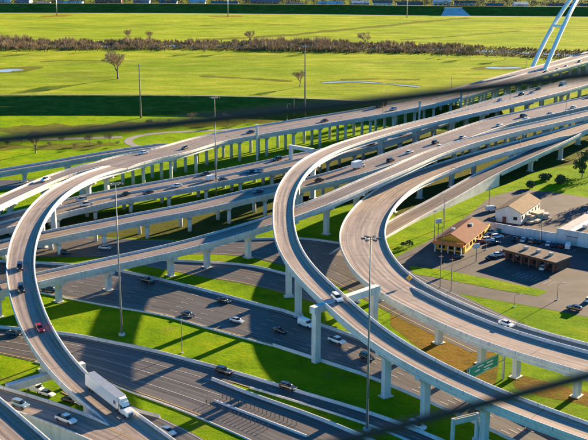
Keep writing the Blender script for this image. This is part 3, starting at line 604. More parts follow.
ribbon('scrub_and_shade', SCRUB_AND_SHADE[0], 24, .03, 'scrub', 14, 4, wob=.55); ribbon('scrub_and_shade', SCRUB_AND_SHADE[1], 14, .034, 'scrub', 10, 4, wob=.7)  # dark scrub; the shade at the levee toe is painted by the long ribbon
ribbon('levee_road', [(x, y - 40) for x, y in L2y], 7, .10, 'path', 20)

# ------------------------------------------------------------------ roads at grade
def resamp(pts, n):
    p = catmull(pts, 10); d = np.r_[0, np.cumsum(np.linalg.norm(np.diff(p, axis=0), axis=1))]; u = np.linspace(0, d[-1], n)
    return np.stack([np.interp(u, d, p[:, k]) for k in range(2)], 1), d[-1]
NAMES = dict(K='freeway', K2='frontage_lane', K3='shaded_freeway', L='wide_road', L1='slip_road', L2='median_road', P='service_road', Q='side_road', PATH='creek_path')
STRIPE = {}
for key, (far, near, z) in STRIPS.items():
    _, ln = resamp(far, 10); n = max(8, int(ln / 6)); A, la = resamp(far, n); B, lb = resamp(near, n); w = float(np.mean(np.linalg.norm(A - B, axis=1)))
    mb = MB(); cols_ = 7; rows, uvs = [], []
    for i in range(n):
        rows.append([(*(A[i] * (1 - k / (cols_ - 1)) + B[i] * (k / (cols_ - 1))), z) for k in range(cols_)])
        uvs.append([(w * (k / (cols_ - 1) - .5), la * i / (n - 1)) for k in range(cols_)])
    mb.grid(rows, uvs=uvs); o = tag(mb.obj(NAMES[key], 'path' if key == 'PATH' else 'asphalt'), kind='structure'); STRIPE[key] = (o, A, B, w, la)
def at_strip(key, f, s):
    o, A, B, w, la = STRIPE[key]; i = min(max(s / la, 0), 1) * (len(A) - 1); k = min(int(i), len(A) - 2); u = i - k
    a = A[k] * (1 - u) + A[k + 1] * u; b = B[k] * (1 - u) + B[k + 1] * u; return a * (1 - f) + b * f
def mark_line(key, f, dash=None, wd=.28, mat='lane_paint', s0=0, s1=None):
    o, A, B, w, la = STRIPE[key]; mb = MB(); s1 = s1 or la; s = s0; z = .115
    while s < s1:
        e = min(s + (dash[0] if dash else 8), s1); p, q = at_strip(key, f, s), at_strip(key, f, e); t = q - p; l = np.linalg.norm(t)
        if l > .1:
            nn = np.array([-t[1], t[0]]) / l * wd / 2
            mb.face([(*(p + nn), z), (*(p - nn), z), (*(q - nn), z), (*(q + nn), z)])
        s = e + (dash[1] if dash else 0)
    if mb.f:
        q_ = mb.obj('edge_line' if not dash else 'lane_dashes', mat, o)
        if dash: tag(q_, kind='stuff')
for key, lanes in dict(K=6, K2=3, K3=5, L=4, L1=2, P=2).items():
    for k in range(1, lanes): mark_line(key, .04 + .92 * k / lanes, (3.0, 8.5) if key != 'L' else None, .16)
    mark_line(key, .05, None, .2); mark_line(key, .95, None, .14, 'paint_yellow')
sheet('parking_lot', LOT, .02, 'lot_asphalt', kind='structure')
sheet('dirt_deck_shade', DIRT_SHADE1, .012, 'dirt', kind='structure'); sheet('dirt_deck_shade', DIRT_SHADE2, .012, 'dirt', kind='structure')  # dark sheets; the deep shade under the decks is put into their colour
sheet('verge', VERGE, .06, 'grass', kind='structure')
sheet('bare_earth', SOIL, .02, 'soil', kind='structure'); sheet('bare_earth', SOIL2, .02, 'soil', kind='structure')

# concrete barriers beside the roads at grade
def barrier(name, pts, label, hgt=.95, wd=.5, z=0.0, step=6):
    c = curve([(x, y, z) for x, y in pts], step, 3); t, n = frame(c); mb = MB(); k = hgt / 1.05
    mb.grid(sweep(c, n, np.zeros(len(c)), [(-wd / 2, 0), (wd / 2, 0), (wd / 2, .1 * k), (wd * .28, .42 * k), (wd * .2, hgt), (-wd * .2, hgt), (-wd * .28, .42 * k), (-wd / 2, .1 * k)]), True, True)
    return tag(mb.obj(name, 'concrete'), label, 'barrier')
barrier('concrete_barrier', STRIPS['K'][0], 'long pale concrete barrier along the far side of the freeway')
barrier('concrete_barrier', [PTS['K_wA'][:2], tuple((PTS['K_wA'][i] + PTS['K_wB'][i]) / 2 for i in (0, 1)), PTS['K_wB'][:2]], 'short straight pale wall ending on the shaded grass by the freeway', .9, .55)
barrier('concrete_barrier', STRIPS['K'][1][2:8], 'pale low kerb wall along the near side of the freeway', .45, .5)
barrier('concrete_barrier', STRIPS['K'][1][8:], 'low rail wall along freeway near the bottom right', .8, .45)
barrier('concrete_barrier', STRIPS['L'][0][:-1] + STRIPS['L1'][0], 'long pale barrier between the bright green bank and wide road', .95, .55)
barrier('concrete_barrier', STRIPS['L2'][0], 'pale barrier between the grass wedge and the delineator posts', .95, .6)
barrier('concrete_barrier', STRIPS['L1'][1][1:], 'pale kerb barrier on the near side of the slip road', .5, .45)
barrier('concrete_barrier', STRIPS['L'][1][2:] + STRIPS['L2'][1][1:], 'low kerb between the wide road and dark green strip', .3, .6)
barrier('concrete_barrier', [PTS['P_bA'][:2], tuple((PTS['P_bA'][i] + PTS['P_bB'][i]) / 2 for i in (0, 1)), PTS['P_bB'][:2]], 'short barrier stub right of the semi truck', .9, .5)
barrier('concrete_barrier', STRIPS['K3'][0][5:9], 'thin pale barrier in the shade behind the curved flyover', .8, .4)
barrier('concrete_barrier', STRIPS['K2'][0][1:], 'pale low wall between the two shaded carriageways', .8, .45)

# ------------------------------------------------------------------ viaducts
VLAB = dict(C='big curved ramp sweeping down the left side to the truck', D='wide far viaduct running up to the white arch', B='pale ramp leaving the far viaduct towards the left edge',
    A='narrow blue shaded viaduct behind the leftmost ramp', E1='mid viaduct carrying two carriageways behind the curved flyover', E2='lower mid viaduct widening to the right with many cars',
    F='narrow lower viaduct crossing beneath the curved flyover', J='long narrow curved flyover sweeping through the centre to bottom right', G='broad tan curved ramp at right with two carriageways',
    I='straight grey ramp rising to the right behind the shops', N='ramp corner at the bottom left edge', H='merging road with parapets carrying the white pickup')
def build_viaduct(key):
    c = CEN[key]; t, n = FR[key]; hw = c[:, 3] / 2; N_ = len(c)
    root = empty('viaduct', (0, 0, 0)); tag(root, VLAB[key], 'viaduct', None)
    d = np.r_[0, np.cumsum(np.linalg.norm(np.diff(c[:, :2], axis=0), axis=1))]
    mb = MB(); rows, uvs = [], []
    for i in range(N_):
        q = [-1, -.5, 0, .5, 1]; rows.append([(c[i, 0] + n[i, 0] * hw[i] * s, c[i, 1] + n[i, 1] * hw[i] * s, c[i, 2]) for s in q]); uvs.append([(hw[i] * s, d[i]) for s in q])
    mb.grid(rows, uvs=uvs); mb.obj('roadway', 'deck_concrete' if key in 'CJG' else 'deck_old', root)
    sl = MB(); sl.grid([[(c[i, 0] + n[i, 0] * a, c[i, 1] + n[i, 1] * a, c[i, 2] + h) for a, h in ((-hw[i] - .02, -.02), (hw[i] + .02, -.02), (hw[i] + .02, -.32), (-hw[i] - .02, -.32))] for i in range(N_)], True, True); sl.obj('slab', 'concrete', root)
    for s in (1, -1):
        flags = [not inside_other(key, c[i, 0] + n[i, 0] * s * hw[i], c[i, 1] + n[i, 1] * s * hw[i], c[i, 2]) for i in range(N_)]
        for a, b in runs(flags): parapet_run(c[a:b], n[a:b], s * (hw[a:b] - .26), s).obj('parapet', 'parapet_concrete', root)
        el = MB()
        el.grid(sweep(c, n, s * (hw - 1.35), [(-.06, .02), (.06, .02)])); el.obj('edge_line', 'lane_paint' if s < 0 else 'paint_yellow', root)
    lanes = max(1, int((c[:, 3].min() - 2.4) / 3.5))
    if lanes > 1:
        for k in range(1, lanes):
            mk = MB()
            for i in range(0, N_ - 1, 4):
                f = (k / lanes - .5) * 2; o1, o2 = f * (hw[i] - 1.3), f * (hw[i + 1] - 1.3)
                mk.face([(c[i, 0] + n[i, 0] * (o1 + .1), c[i, 1] + n[i, 1] * (o1 + .1), c[i, 2] + .02), (c[i, 0] + n[i, 0] * (o1 - .1), c[i, 1] + n[i, 1] * (o1 - .1), c[i, 2] + .02),
                         (c[i + 1, 0] + n[i + 1, 0] * (o2 - .1), c[i + 1, 1] + n[i + 1, 1] * (o2 - .1), c[i + 1, 2] + .02), (c[i + 1, 0] + n[i + 1, 0] * (o2 + .1), c[i + 1, 1] + n[i + 1, 1] * (o2 + .1), c[i + 1, 2] + .02)])
            tag(mk.obj('lane_dashes', 'lane_paint', root), kind='stuff')
    walled = key in 'H'
    low = (c[:, 2] < (5.2 if key == 'C' else 6.2)) if key in 'CI' else np.full(N_, walled)
    if key == 'I': low = c[:, 2] < 5.6
    ng = max(3, int(round(c[:, 3].mean() / 2.7)))
    up = [not l for l in low]
    for a, b in runs(up, 3):
        for k in range(ng):
            f = -1 + 2 * k / (ng - 1); gm = MB(); gm.grid(sweep(c[a:b], n[a:b], f * (hw[a:b] - .95), [(-.28, -.32), (.28, -.32), (.28, -.5), (.12, -.6), (.12, -1.35), (.34, -1.5), (.34, -1.75), (-.34, -1.75), (-.34, -1.5), (-.12, -1.35), (-.12, -.6), (-.28, -.5)]), True, True)
            gm.obj('girder', 'pier_concrete', root)
    for a, b in runs(list(low), 3):
        for s in (1, -1):
            w = MB(); rows = []
            for i in range(a, b):
                zz = max(c[i, 2] - .33, .0); rows.append([(c[i, 0] + n[i, 0] * s * (hw[i] - q), c[i, 1] + n[i, 1] * s * (hw[i] - q), h) for q, h in ((.05, -.2), (.05, zz), (.5, zz), (.5, -.2))])
            w.grid(rows, True, True); w.obj('retaining_wall', 'pier_concrete', root)
    return root
VIA = {k: build_viaduct(k) for k in CEN}
# median barriers on the two-carriageway decks
def deck_barrier(key, f, p0, p1):
    c = CEN[key]; t, n = FR[key]; near = lambda p: int(np.argmin(np.hypot(c[:, 0] - p[0], c[:, 1] - p[1]))); a, b = sorted((near(p0), near(p1))); b = min(b, len(c) - 1)
    mb = MB(); rows = []
    for i in range(a, b):
        k = min(1, .3 + .35 * (i - a), .3 + .35 * (b - 1 - i)); o = f * c[i, 3] / 2
        rows.append([(c[i, 0] + n[i, 0] * (o + q), c[i, 1] + n[i, 1] * (o + q), c[i, 2] + h * k) for q, h in ((-.28, .01), (.28, .01), (.14, .36), (.1, .85), (-.1, .85), (-.14, .36))])
    mb.grid(rows, True, True); mb.obj('median_barrier', 'concrete', VIA[key])
deck_barrier('E1', .0, PTS['e1a'], PTS['e1b'])
deck_barrier('G', .42, PTS['g0'], PTS['g1']); deck_barrier('D', -.1, PTS['d0'], PTS['d1'])

def tpier_mesh(w, zt, colw=2.0, dep=1.5):
    capw = max(w * .78, colw + 1.2); top = zt; pts = [(-colw / 2, -.3), (colw / 2, -.3)]; fl = min(3.2, zt * .45); right = []
    for k in range(9):
        u = k / 8; right.append((colw / 2 + (capw / 2 - colw / 2) * (1 - math.cos(u * PI / 2)), top - 1.0 - fl * (1 - math.sin(u * PI / 2)) * .75))
    pts += right + [(capw / 2, top), (-capw / 2, top)] + [(-x, z) for x, z in right[::-1]]
    mb = MB(); bv = .18
    mb.grid([[(-dep / 2, x * .985, z) for x, z in pts], [(-dep / 2 + bv, x, z) for x, z in pts], [(dep / 2 - bv, x, z) for x, z in pts], [(dep / 2, x * .985, z) for x, z in pts]], True, True)
    return mb
def blocked(key, x, y, z):
    for k, c in CEN.items():
        if k == key: continue
        d = np.hypot(c[:, 0] - x, c[:, 1] - y); i = int(np.argmin(d))
        if d[i] < c[i, 3] / 2 + 1.2 and c[i, 2] < z - 2 and c[i, 2] > .8: return True
    return False
def place_pier(key, i, multi):
    c = CEN[key]; t, n = FR[key]; best = None
    for s in (0, 1, -1, 2, -2, 3, -3, 4, -4, 5, -5):
        j = i + s
        if not 1 <= j < len(c) - 1: continue
        offs = [0] if not multi else [(-.5 + k / (max(2, round(c[j, 3] / 6.5)) - 1)) * c[j, 3] * .66 for k in range(max(2, round(c[j, 3] / 6.5)))]
        if not any(blocked(key, c[j, 0] + n[j, 0] * o, c[j, 1] + n[j, 1] * o, c[j, 2]) for o in offs): best = (j, offs); break
    if best is None: return
    j, offs = best; zt = c[j, 2] - 1.76
    if zt < 1.2: return
    ang = math.atan2(t[j, 1], t[j, 0])
    if not multi:
        o = tpier_mesh(c[j, 3], zt).obj('pier', 'pier_concrete', VIA[key]); o.location = (c[j, 0], c[j, 1], 0); o.rotation_euler = (0, 0, ang)
        ft = MB(); ft.box((0, 0, .05), (2.6, 3.2, .3)); ft.obj('footing', 'kerb', o)
        dp = MB(); dp.tube([(-.85, .45, .2), (-.85, .45, zt - 1.2), (-.6, .45, zt - .6)], .09, 6); dp.obj('drain_pipe', 'mast_steel', o)
        for yy in (-.25, .25): bg_ = MB(); bg_.box((0, yy * c[j, 3], zt + .0), (.8, .6, .16)); bg_.obj('bearing', 'dark_steel', o)
    else:
        cap = MB(); w = c[j, 3] * .86
        cap.grid([[(-.65, y, z) for y, z in ((-w / 2, zt - .5), (-w / 2 + 1, zt - 1.3), (w / 2 - 1, zt - 1.3), (w / 2, zt - .5), (w / 2, zt), (-w / 2, zt))], [(.65, y, z) for y, z in ((-w / 2, zt - .5), (-w / 2 + 1, zt - 1.3), (w / 2 - 1, zt - 1.3), (w / 2, zt - .5), (w / 2, zt), (-w / 2, zt))]], True, True)
        o = cap.obj('pier_cap', 'pier_concrete', VIA[key]); o.location = (c[j, 0], c[j, 1], 0); o.rotation_euler = (0, 0, ang)
        for of in offs:
            k = MB(); k.tube([(0, of, -.3), (0, of, zt - 1.25)], .8, 12); k.obj('column', 'pier_concrete', o, True)
for key, lst in PIERS.items():
    c = CEN[key]
    for x, y, ty in lst:
        d = np.hypot(c[:, 0] - x, c[:, 1] - y); place_pier(key, int(np.argmin(d)), False)
for key, sp in dict(D=6, E1=6, E2=6, A=7, B=8).items():
    for i in range(4, len(CEN[key]) - 2, sp): place_pier(key, i, CEN[key][i, 3] > 10)

# straddle bents: a beam under the deck on two columns that stand clear of it
def straddle(a, b, z, label, bh=2.0, bw=2.0, cw=2.0, over=1.6):
    a, b = Vector(a).to_2d(), Vector(b).to_2d(); m_ = (a + b) / 2; d = b - a; ang = math.atan2(d.y, d.x); ln = d.length
    r = tag(empty('straddle_bent', (m_.x, m_.y, 0), ang), label, 'bridge support')
    mb = MB(); mb.box((0, 0, z - bh / 2), (ln + 2 * over, bw, bh)); o = mb.obj('beam', 'pier_concrete', r)
    for s in (-1, 1):
        k = MB(); k.box((s * ln / 2, 0, (z - bh) / 2 - .15), (cw, cw * .8, z - bh + .3)); k.obj('column', 'pier_concrete', r)
    return r
straddle(PTS['strad1L'], PTS['strad1R'], 16.6, 'tall two column bent with flat beam beneath the white suv on the flyover')
straddle(PTS['strad2L'], PTS['strad2R'], 15.0, 'two column bent with beam where the flyover starts to curve', 1.6, 1.6, 1.6, .9)
straddle(PTS['bentL'], PTS['bentR'], 5.2, 'low beam bent under the big left ramp beside the parapet', 1.9, 1.8, 1.6, .6)

# ------------------------------------------------------------------ white arch of the river bridge
def arch():
    a, b = Vector(ARCH[0]), Vector(ARCH[1]); c = CEN['D']; i = int(np.argmin(np.hypot(c[:, 0] - a.x, c[:, 1] - a.y))); t = FR['D'][0][i]; dirv = Vector((-t[0], -t[1], 0))
    if dirv.x < 0: dirv = -dirv
    r = tag(empty('bridge_arch', (a.x, a.y, 0)), 'slender white leaning arch with two legs rising above the river bridge', 'arch')
    base = r.location.copy(); span, rise = 260, 66; perp = Vector((-dirv.y, dirv.x, 0))
    w0 = (b - a).dot(perp)
    for s in (0, 1):
        rows = []
        for k in range(49):
            u = k / 48; q = 4 * u * (1 - u); uu = max(0, min(1, min(u, 1 - u) / .45)); merge = uu * uu * (3 - 2 * uu); lat = (0 if s == 0 else 1) * w0 * (1 - .55 * merge) + (w0 * .30 * merge if s == 0 else 0)
            lon = u * span + (0 if s == 0 else (b - a).dot(dirv) * (1 - merge * .5))
            p = a + dirv * lon + perp * lat + Vector((0, 0, q * rise - 3))
            up = Vector((-dirv.x * (1 - 2 * u) * .8, -dirv.y * (1 - 2 * u) * .8, .6)).normalized(); h = 1.5 - .35 * merge; w = 1.15
            rows.append([p - base + perp * x + up * y for x, y in ((-w, -h), (w, -h), (w * 1.1, 0), (w * .7, h), (-w * .7, h), (-w * 1.1, 0))])
        mb = MB(); mb.grid(rows, True, True); mb.obj('arch_rib', 'arch_white', r)
    for u in (.115, .5, .885):
        q = 4 * u * (1 - u); p = a + dirv * u * span + Vector((0, 0, q * rise)) - base; mb = MB()
        mb.tube([p + perp * w0 * .1, p + perp * w0 * .75], 1.0, 8); mb.obj('cross_brace', 'arch_white', r)
arch()

# ------------------------------------------------------------------ buildings by the shops
def prism(pts2, z0, z1):
    mb = MB(); mb.grid([[(x, y, z0) for x, y in pts2], [(x, y, z1) for x, y in pts2]], True, True); return mb
def gable(root, w, l, eave, ridge, wall, roof, over=.5, gmat=None):
    # local frame: x along ridge 0..l, y across -w/2..w/2
    mb = MB(); mb.grid([[(0, -w / 2, -.2), (l, -w / 2, -.2), (l, w / 2, -.2), (0, w / 2, -.2)], [(0, -w / 2, eave), (l, -w / 2, eave), (l, w / 2, eave), (0, w / 2, eave)]], True, False); mb.obj('wall', wall, root)
    for x in (0, l):
        q = MB(); q.grid([[(x - .1, -w / 2, eave), (x - .1, w / 2, eave), (x - .1, 0, ridge - .05)], [(x + .1, -w / 2, eave), (x + .1, w / 2, eave), (x + .1, 0, ridge - .05)]], True, True); q.obj('gable', gmat or wall, root)
    for s in (-1, 1):
        dz = (ridge - eave) / (w / 2) * over; q = MB(); A = [(-over, 0, ridge), (l + over, 0, ridge), (l + over, s * (w / 2 + over), eave - dz), (-over, s * (w / 2 + over), eave - dz)]
        q.grid([[(x, y, z + .04) for x, y, z in A], [(x, y, z + .26) for x, y, z in A]], True, True); q.obj('roof', roof, root)
def boxpart(root, name, c, d, mat):
    mb = MB(); mb.box(c, d); return mb.obj(name, mat, root)
# yellow restaurant
p = PTS['rest']; ra = math.radians(63)
r = tag(empty('restaurant', (p[0] + 4, p[1] + 1, 0), ra), 'yellow restaurant with brown roof and orange trim in the parking lot', 'building')
gable(r, 11, 25, 4.0, 6.6, 'yellow_wall', 'brown_roof', .7)
boxpart(r, 'porch', (-1.6, 0, 3.2), (3.2, 11.6, .5), 'orange_trim'); boxpart(r, 'fascia', (-3.25, 0, 3.9), (.25, 11.6, 1.1), 'orange_trim')
for k in range(5): boxpart(r, 'porch_post', (-2.9, -5 + 2.5 * k, 1.48), (.35, .35, 2.96), 'white_wall')
for k in range(6): boxpart(r, 'window', (3 + 3.8 * k, -5.53, 2.0), (2.2, .12, 1.5), 'dark_glass')
for k in range(3): boxpart(r, 'window', (-.06, -3.4 + 3.4 * k, 1.7), (.12, 2.4, 2.0), 'dark_glass')
boxpart(r, 'trim_band', (12.5, -5.56, 3.3), (25.1, .14, .5), 'orange_trim')
boxpart(r, 'annex', (27.5, -1.5, 1.9), (5, 8, 4.0), 'yellow_wall'); boxpart(r, 'annex_roof', (27.5, -1.5, 4.02), (5.4, 8.4, .25), 'flat_roof')
for x, y in ((8, 2.0), (17, -2)): boxpart(r, 'roof_unit', (x, y, 6.0), (1.6, 1.3, 1.2), 'steel')
# low brick shop
a, b = PTS['low'], PTS['lowr']; d = Vector((b[0] - a[0], b[1] - a[1])); ang = math.atan2(d.y, d.x); ln = d.length
r = tag(empty('shop', (a[0], a[1], 0), ang), 'low dark brick shop with flat tan roof and glass front', 'building')
boxpart(r, 'wall', (ln / 2, 4.5, 1.6), (ln, 8, 3.6), 'brick_red'); boxpart(r, 'roof', (ln / 2, 3.8, 3.65), (ln + 1.2, 10.6, .5), 'flat_roof'); boxpart(r, 'fascia', (ln / 2, -1.55, 3.45), (ln + 1.3, .12, .8), 'brown_roof')
for k in range(7): boxpart(r, 'pillar', (.6 + (ln - 1.2) * k / 6, -.9, 1.6), (.6, .6, 3.6), 'brick_red')
for k in range(6): boxpart(r, 'shop_window', (.6 + (ln - 1.2) * (k + .5) / 6, .44, 1.5), ((ln - 1.2) / 6 - .9, .1, 2.1), 'dark_glass')
for k in range(3): boxpart(r, 'roof_unit', (ln * (.25 + .25 * k), 4.5, 4.4), (1.4, 1.2, 1.0), 'steel')
for k in range(3): boxpart(r, 'poster', (ln * (.2 + .3 * k), .36, 2.2), (1.5, .08, .6), ('white_wall', 'paint_car_red', 'paint_car_blue')[k])
# gabled tan-roofed hall
A, B, EA, EB = (Vector(PTS[k]) for k in ('tanRA', 'tanRB', 'tanEA', 'tanEB'))
d = (B - A).to_2d(); ang = math.atan2(d.y, d.x); ln = d.length; off = (EA - A).to_2d(); hw_ = abs(d.normalized().cross(off)); 
r = tag(empty('hall', (A.x, A.y, 0), ang), 'white gabled hall with a plain tan roof behind the pale wall', 'building')
gable(r, 2 * min(hw_, 5.6), ln, 4.5, 7.0, 'white_wall', 'tan_roof', .5)
for k in range(6): boxpart(r, 'window', (1.5 + (ln - 3) * k / 5, -min(hw_, 5.6) - .04, 2.6), (1.2, .1, 1.5), 'dark_glass')
boxpart(r, 'door', (-.05, 1.5, 1.2), (.12, 1.6, 2.4), 'brown_roof'); boxpart(r, 'window', (-.05, -3, 2.2), (.12, 1.6, 1.3), 'dark_glass')
# pale yard wall and right-hand store
def wall_run(a, b, h, label):
    a, b = Vector(a), Vector(b); d = b - a; n = max(2, int(d.length / 5)); r = tag(empty('yard_wall', (a.x, a.y, 0), math.atan2(d.y, d.x)), label, 'wall'); s = d.length / n
    for k in range(n): boxpart(r, 'wall_panel', (s * (k + .5), 0, h / 2 - .1), (s - .06, .3, h + .2), 'white_wall')
    boxpart(r, 'coping', (d.length / 2, 0, h + .12), (d.length, .42, .2), 'concrete')
wall_run(PTS['wl0'], PTS['wl1'], 3.2, 'pale shaded yard wall right of the restaurant'); wall_run(PTS['wl1'], PTS['wl2'], 3.4, 'pale shaded yard wall below the timber stacks')
a, b = Vector(PTS['wl2']), Vector(PTS['wl3']); d = b - a; ang = math.atan2(d.y, d.x)
r = tag(empty('store', (a.x, a.y, 0), ang), 'white walled store with flat grey roof at the right edge', 'building')
ln = d.length + 22; dp = 30
boxpart(r, 'wall', (ln / 2, dp / 2, 2.4), (ln, dp, 5.2), 'white_wall'); boxpart(r, 'roof', (ln / 2 + 3, dp / 2, 5.1), (ln - 7, dp - .6, .3), 'flat_roof'); boxpart(r, 'roof_edge', (1.9, dp / 2, 5.1), (3.6, dp - .6, .32), 'white_membrane')
for y in (0, dp): boxpart(r, 'parapet', (ln / 2, y, 5.35), (ln, .4, .7), 'white_wall')
boxpart(r, 'door', (6, -.06, 1.6), (4, .14, 3.2), 'white_membrane'); boxpart(r, 'door_frame', (6, -.04, 3.3), (4.6, .12, .25), 'dark_steel')
for k in range(4): boxpart(r, 'roof_unit', (8 + 5 * k, 8 + 5 * (k % 2), 5.85), (1.8, 1.5, 1.2), 'steel')
# dumpsters and a pole sign in the lot
for k, (x, y, z) in enumerate(BINS):
    r = tag(empty('dumpster', (x, y, .02), .6 + .5 * k), ['green dumpster beside the yard wall corner', 'dark dumpster behind the restaurant annex', 'green dumpster at the back of the brick shop'][k], 'dumpster'); boxpart(r, 'bin', (0, 0, .7), (2.2, 1.6, 1.3), 'sign_green' if k != 1 else 'dark_steel'); boxpart(r, 'lid', (0, 0, 1.4), (2.3, 1.7, .1), 'dark_steel')
for k, (x, y, z) in enumerate(SIGNS):
    r = tag(empty('pole_sign', (x, y, 0), .5), ['pale blank pole sign on the grass left of the restaurant', 'small pale pole sign in front of the brick shop'][k], 'sign'); mb = MB(); mb.tube([(0, 0, -.1), (0, 0, 5.2)], .14, 8); mb.obj('post', 'mast_steel', r); boxpart(r, 'sign_box', (0, 0, 6.0), (2.6, .4, 1.7), 'white_wall')
bl = MB()
for (x0, y0), (x1, y1), n in BAYS:
    d = Vector((x1 - x0, y1 - y0)); u = d.normalized(); v = Vector((-u.y, u.x))
    for k in range(n):
        q = Vector((x0, y0)) + d * k / (n - 1); bl.face([(*(q + u * .06), .032), (*(q - u * .06), .032), (*(q - u * .06 + v * 5), .032), (*(q + u * .06 + v * 5), .032)])
tag(bl.obj('bay_lines', 'lane_paint'), kind='stuff'); bpy.data.objects['bay_lines'].parent = bpy.data.objects['parking_lot']
# timber stacks in the yard
y0, y1, y2 = (Vector(PTS[k]) for k in ('yard0', 'yard1', 'yard2')); rr_ = random.Random(5)
TL = ['pale timber stack nearest the gabled hall', 'pale timber stack against the yard wall', 'wide pale board stack in the middle of the yard', 'leaning pale board stack behind the wall', 'small pale stack beside the store', 'long pale board stack at the back of the yard', 'crooked pale stack next to the store roof', 'short pale stack at the rear corner of the yard', 'flat pale stack between the hall and store']
for k in range(9):
    u, v_ = rr_.uniform(.05, .95), rr_.uniform(.1, .95); q = y0 + (y1 - y0) * u + (y2 - y1) * v_ * 1.4
    r = tag(empty('timber_stack', (q.x, q.y, 0), rr_.uniform(0, 3)), TL[k], 'timber stack', 'stacks in the yard'); hh = rr_.uniform(.8, 2.6); w_, l_ = rr_.uniform(1.4, 3), rr_.uniform(3, 6)
    for j in range(3):
        o = boxpart(r, 'board', (rr_.uniform(-.3, .3), rr_.uniform(-.2, .2), hh * (j + .5) / 3), (l_ * rr_.uniform(.8, 1), w_, hh / 3 - .04), 'timber' if (k + j) % 3 else 'white_membrane'); o.rotation_euler = (0, 0, rr_.uniform(-.12, .12))

# ------------------------------------------------------------------ vehicles
def ring(x, zb, zt, w, wt): 
    return [(x, -w * .9, zb), (x, -w, zb + .12), (x, -w, zb + (zt - zb) * .62), (x, -wt, zt), (x, wt, zt), (x, w, zb + (zt - zb) * .62), (x, w, zb + .12), (x, w * .9, zb)]
def loft(st): mb = MB(); mb.grid([ring(*s) for s in st], True, True); return mb
KIND = {}
def wheel_mesh(r=.34, w=.24):
    mb = MB(); n = 14
    mb.grid([[(r * math.cos(2 * PI * k / n), y, r * math.sin(2 * PI * k / n)) for k in range(n)] for y in (-w / 2, w / 2)], True, False)
    for y in (-w / 2, w / 2):
        mb.grid([[(q * r * math.cos(2 * PI * k / n), y, q * r * math.sin(2 * PI * k / n)) for k in range(n)] for q in (1, .62)], True)
        mb.face([(.62 * r * math.cos(2 * PI * k / n), y * 1.02, .62 * r * math.sin(2 * PI * k / n)) for k in range(n)], None, 1)
    return mb.mesh('wheel', ['tyre', 'chrome'], True)
WH, WHB = wheel_mesh(), wheel_mesh(.5, .3)
def lampm(mat, d): mb = MB(); mb.box((0, 0, 0), d); return mb.mesh('lamp', mat)
HL, TLm = lampm('lamp_lens', (.12, .42, .16)), lampm('tail_lens', (.1, .32, .22))
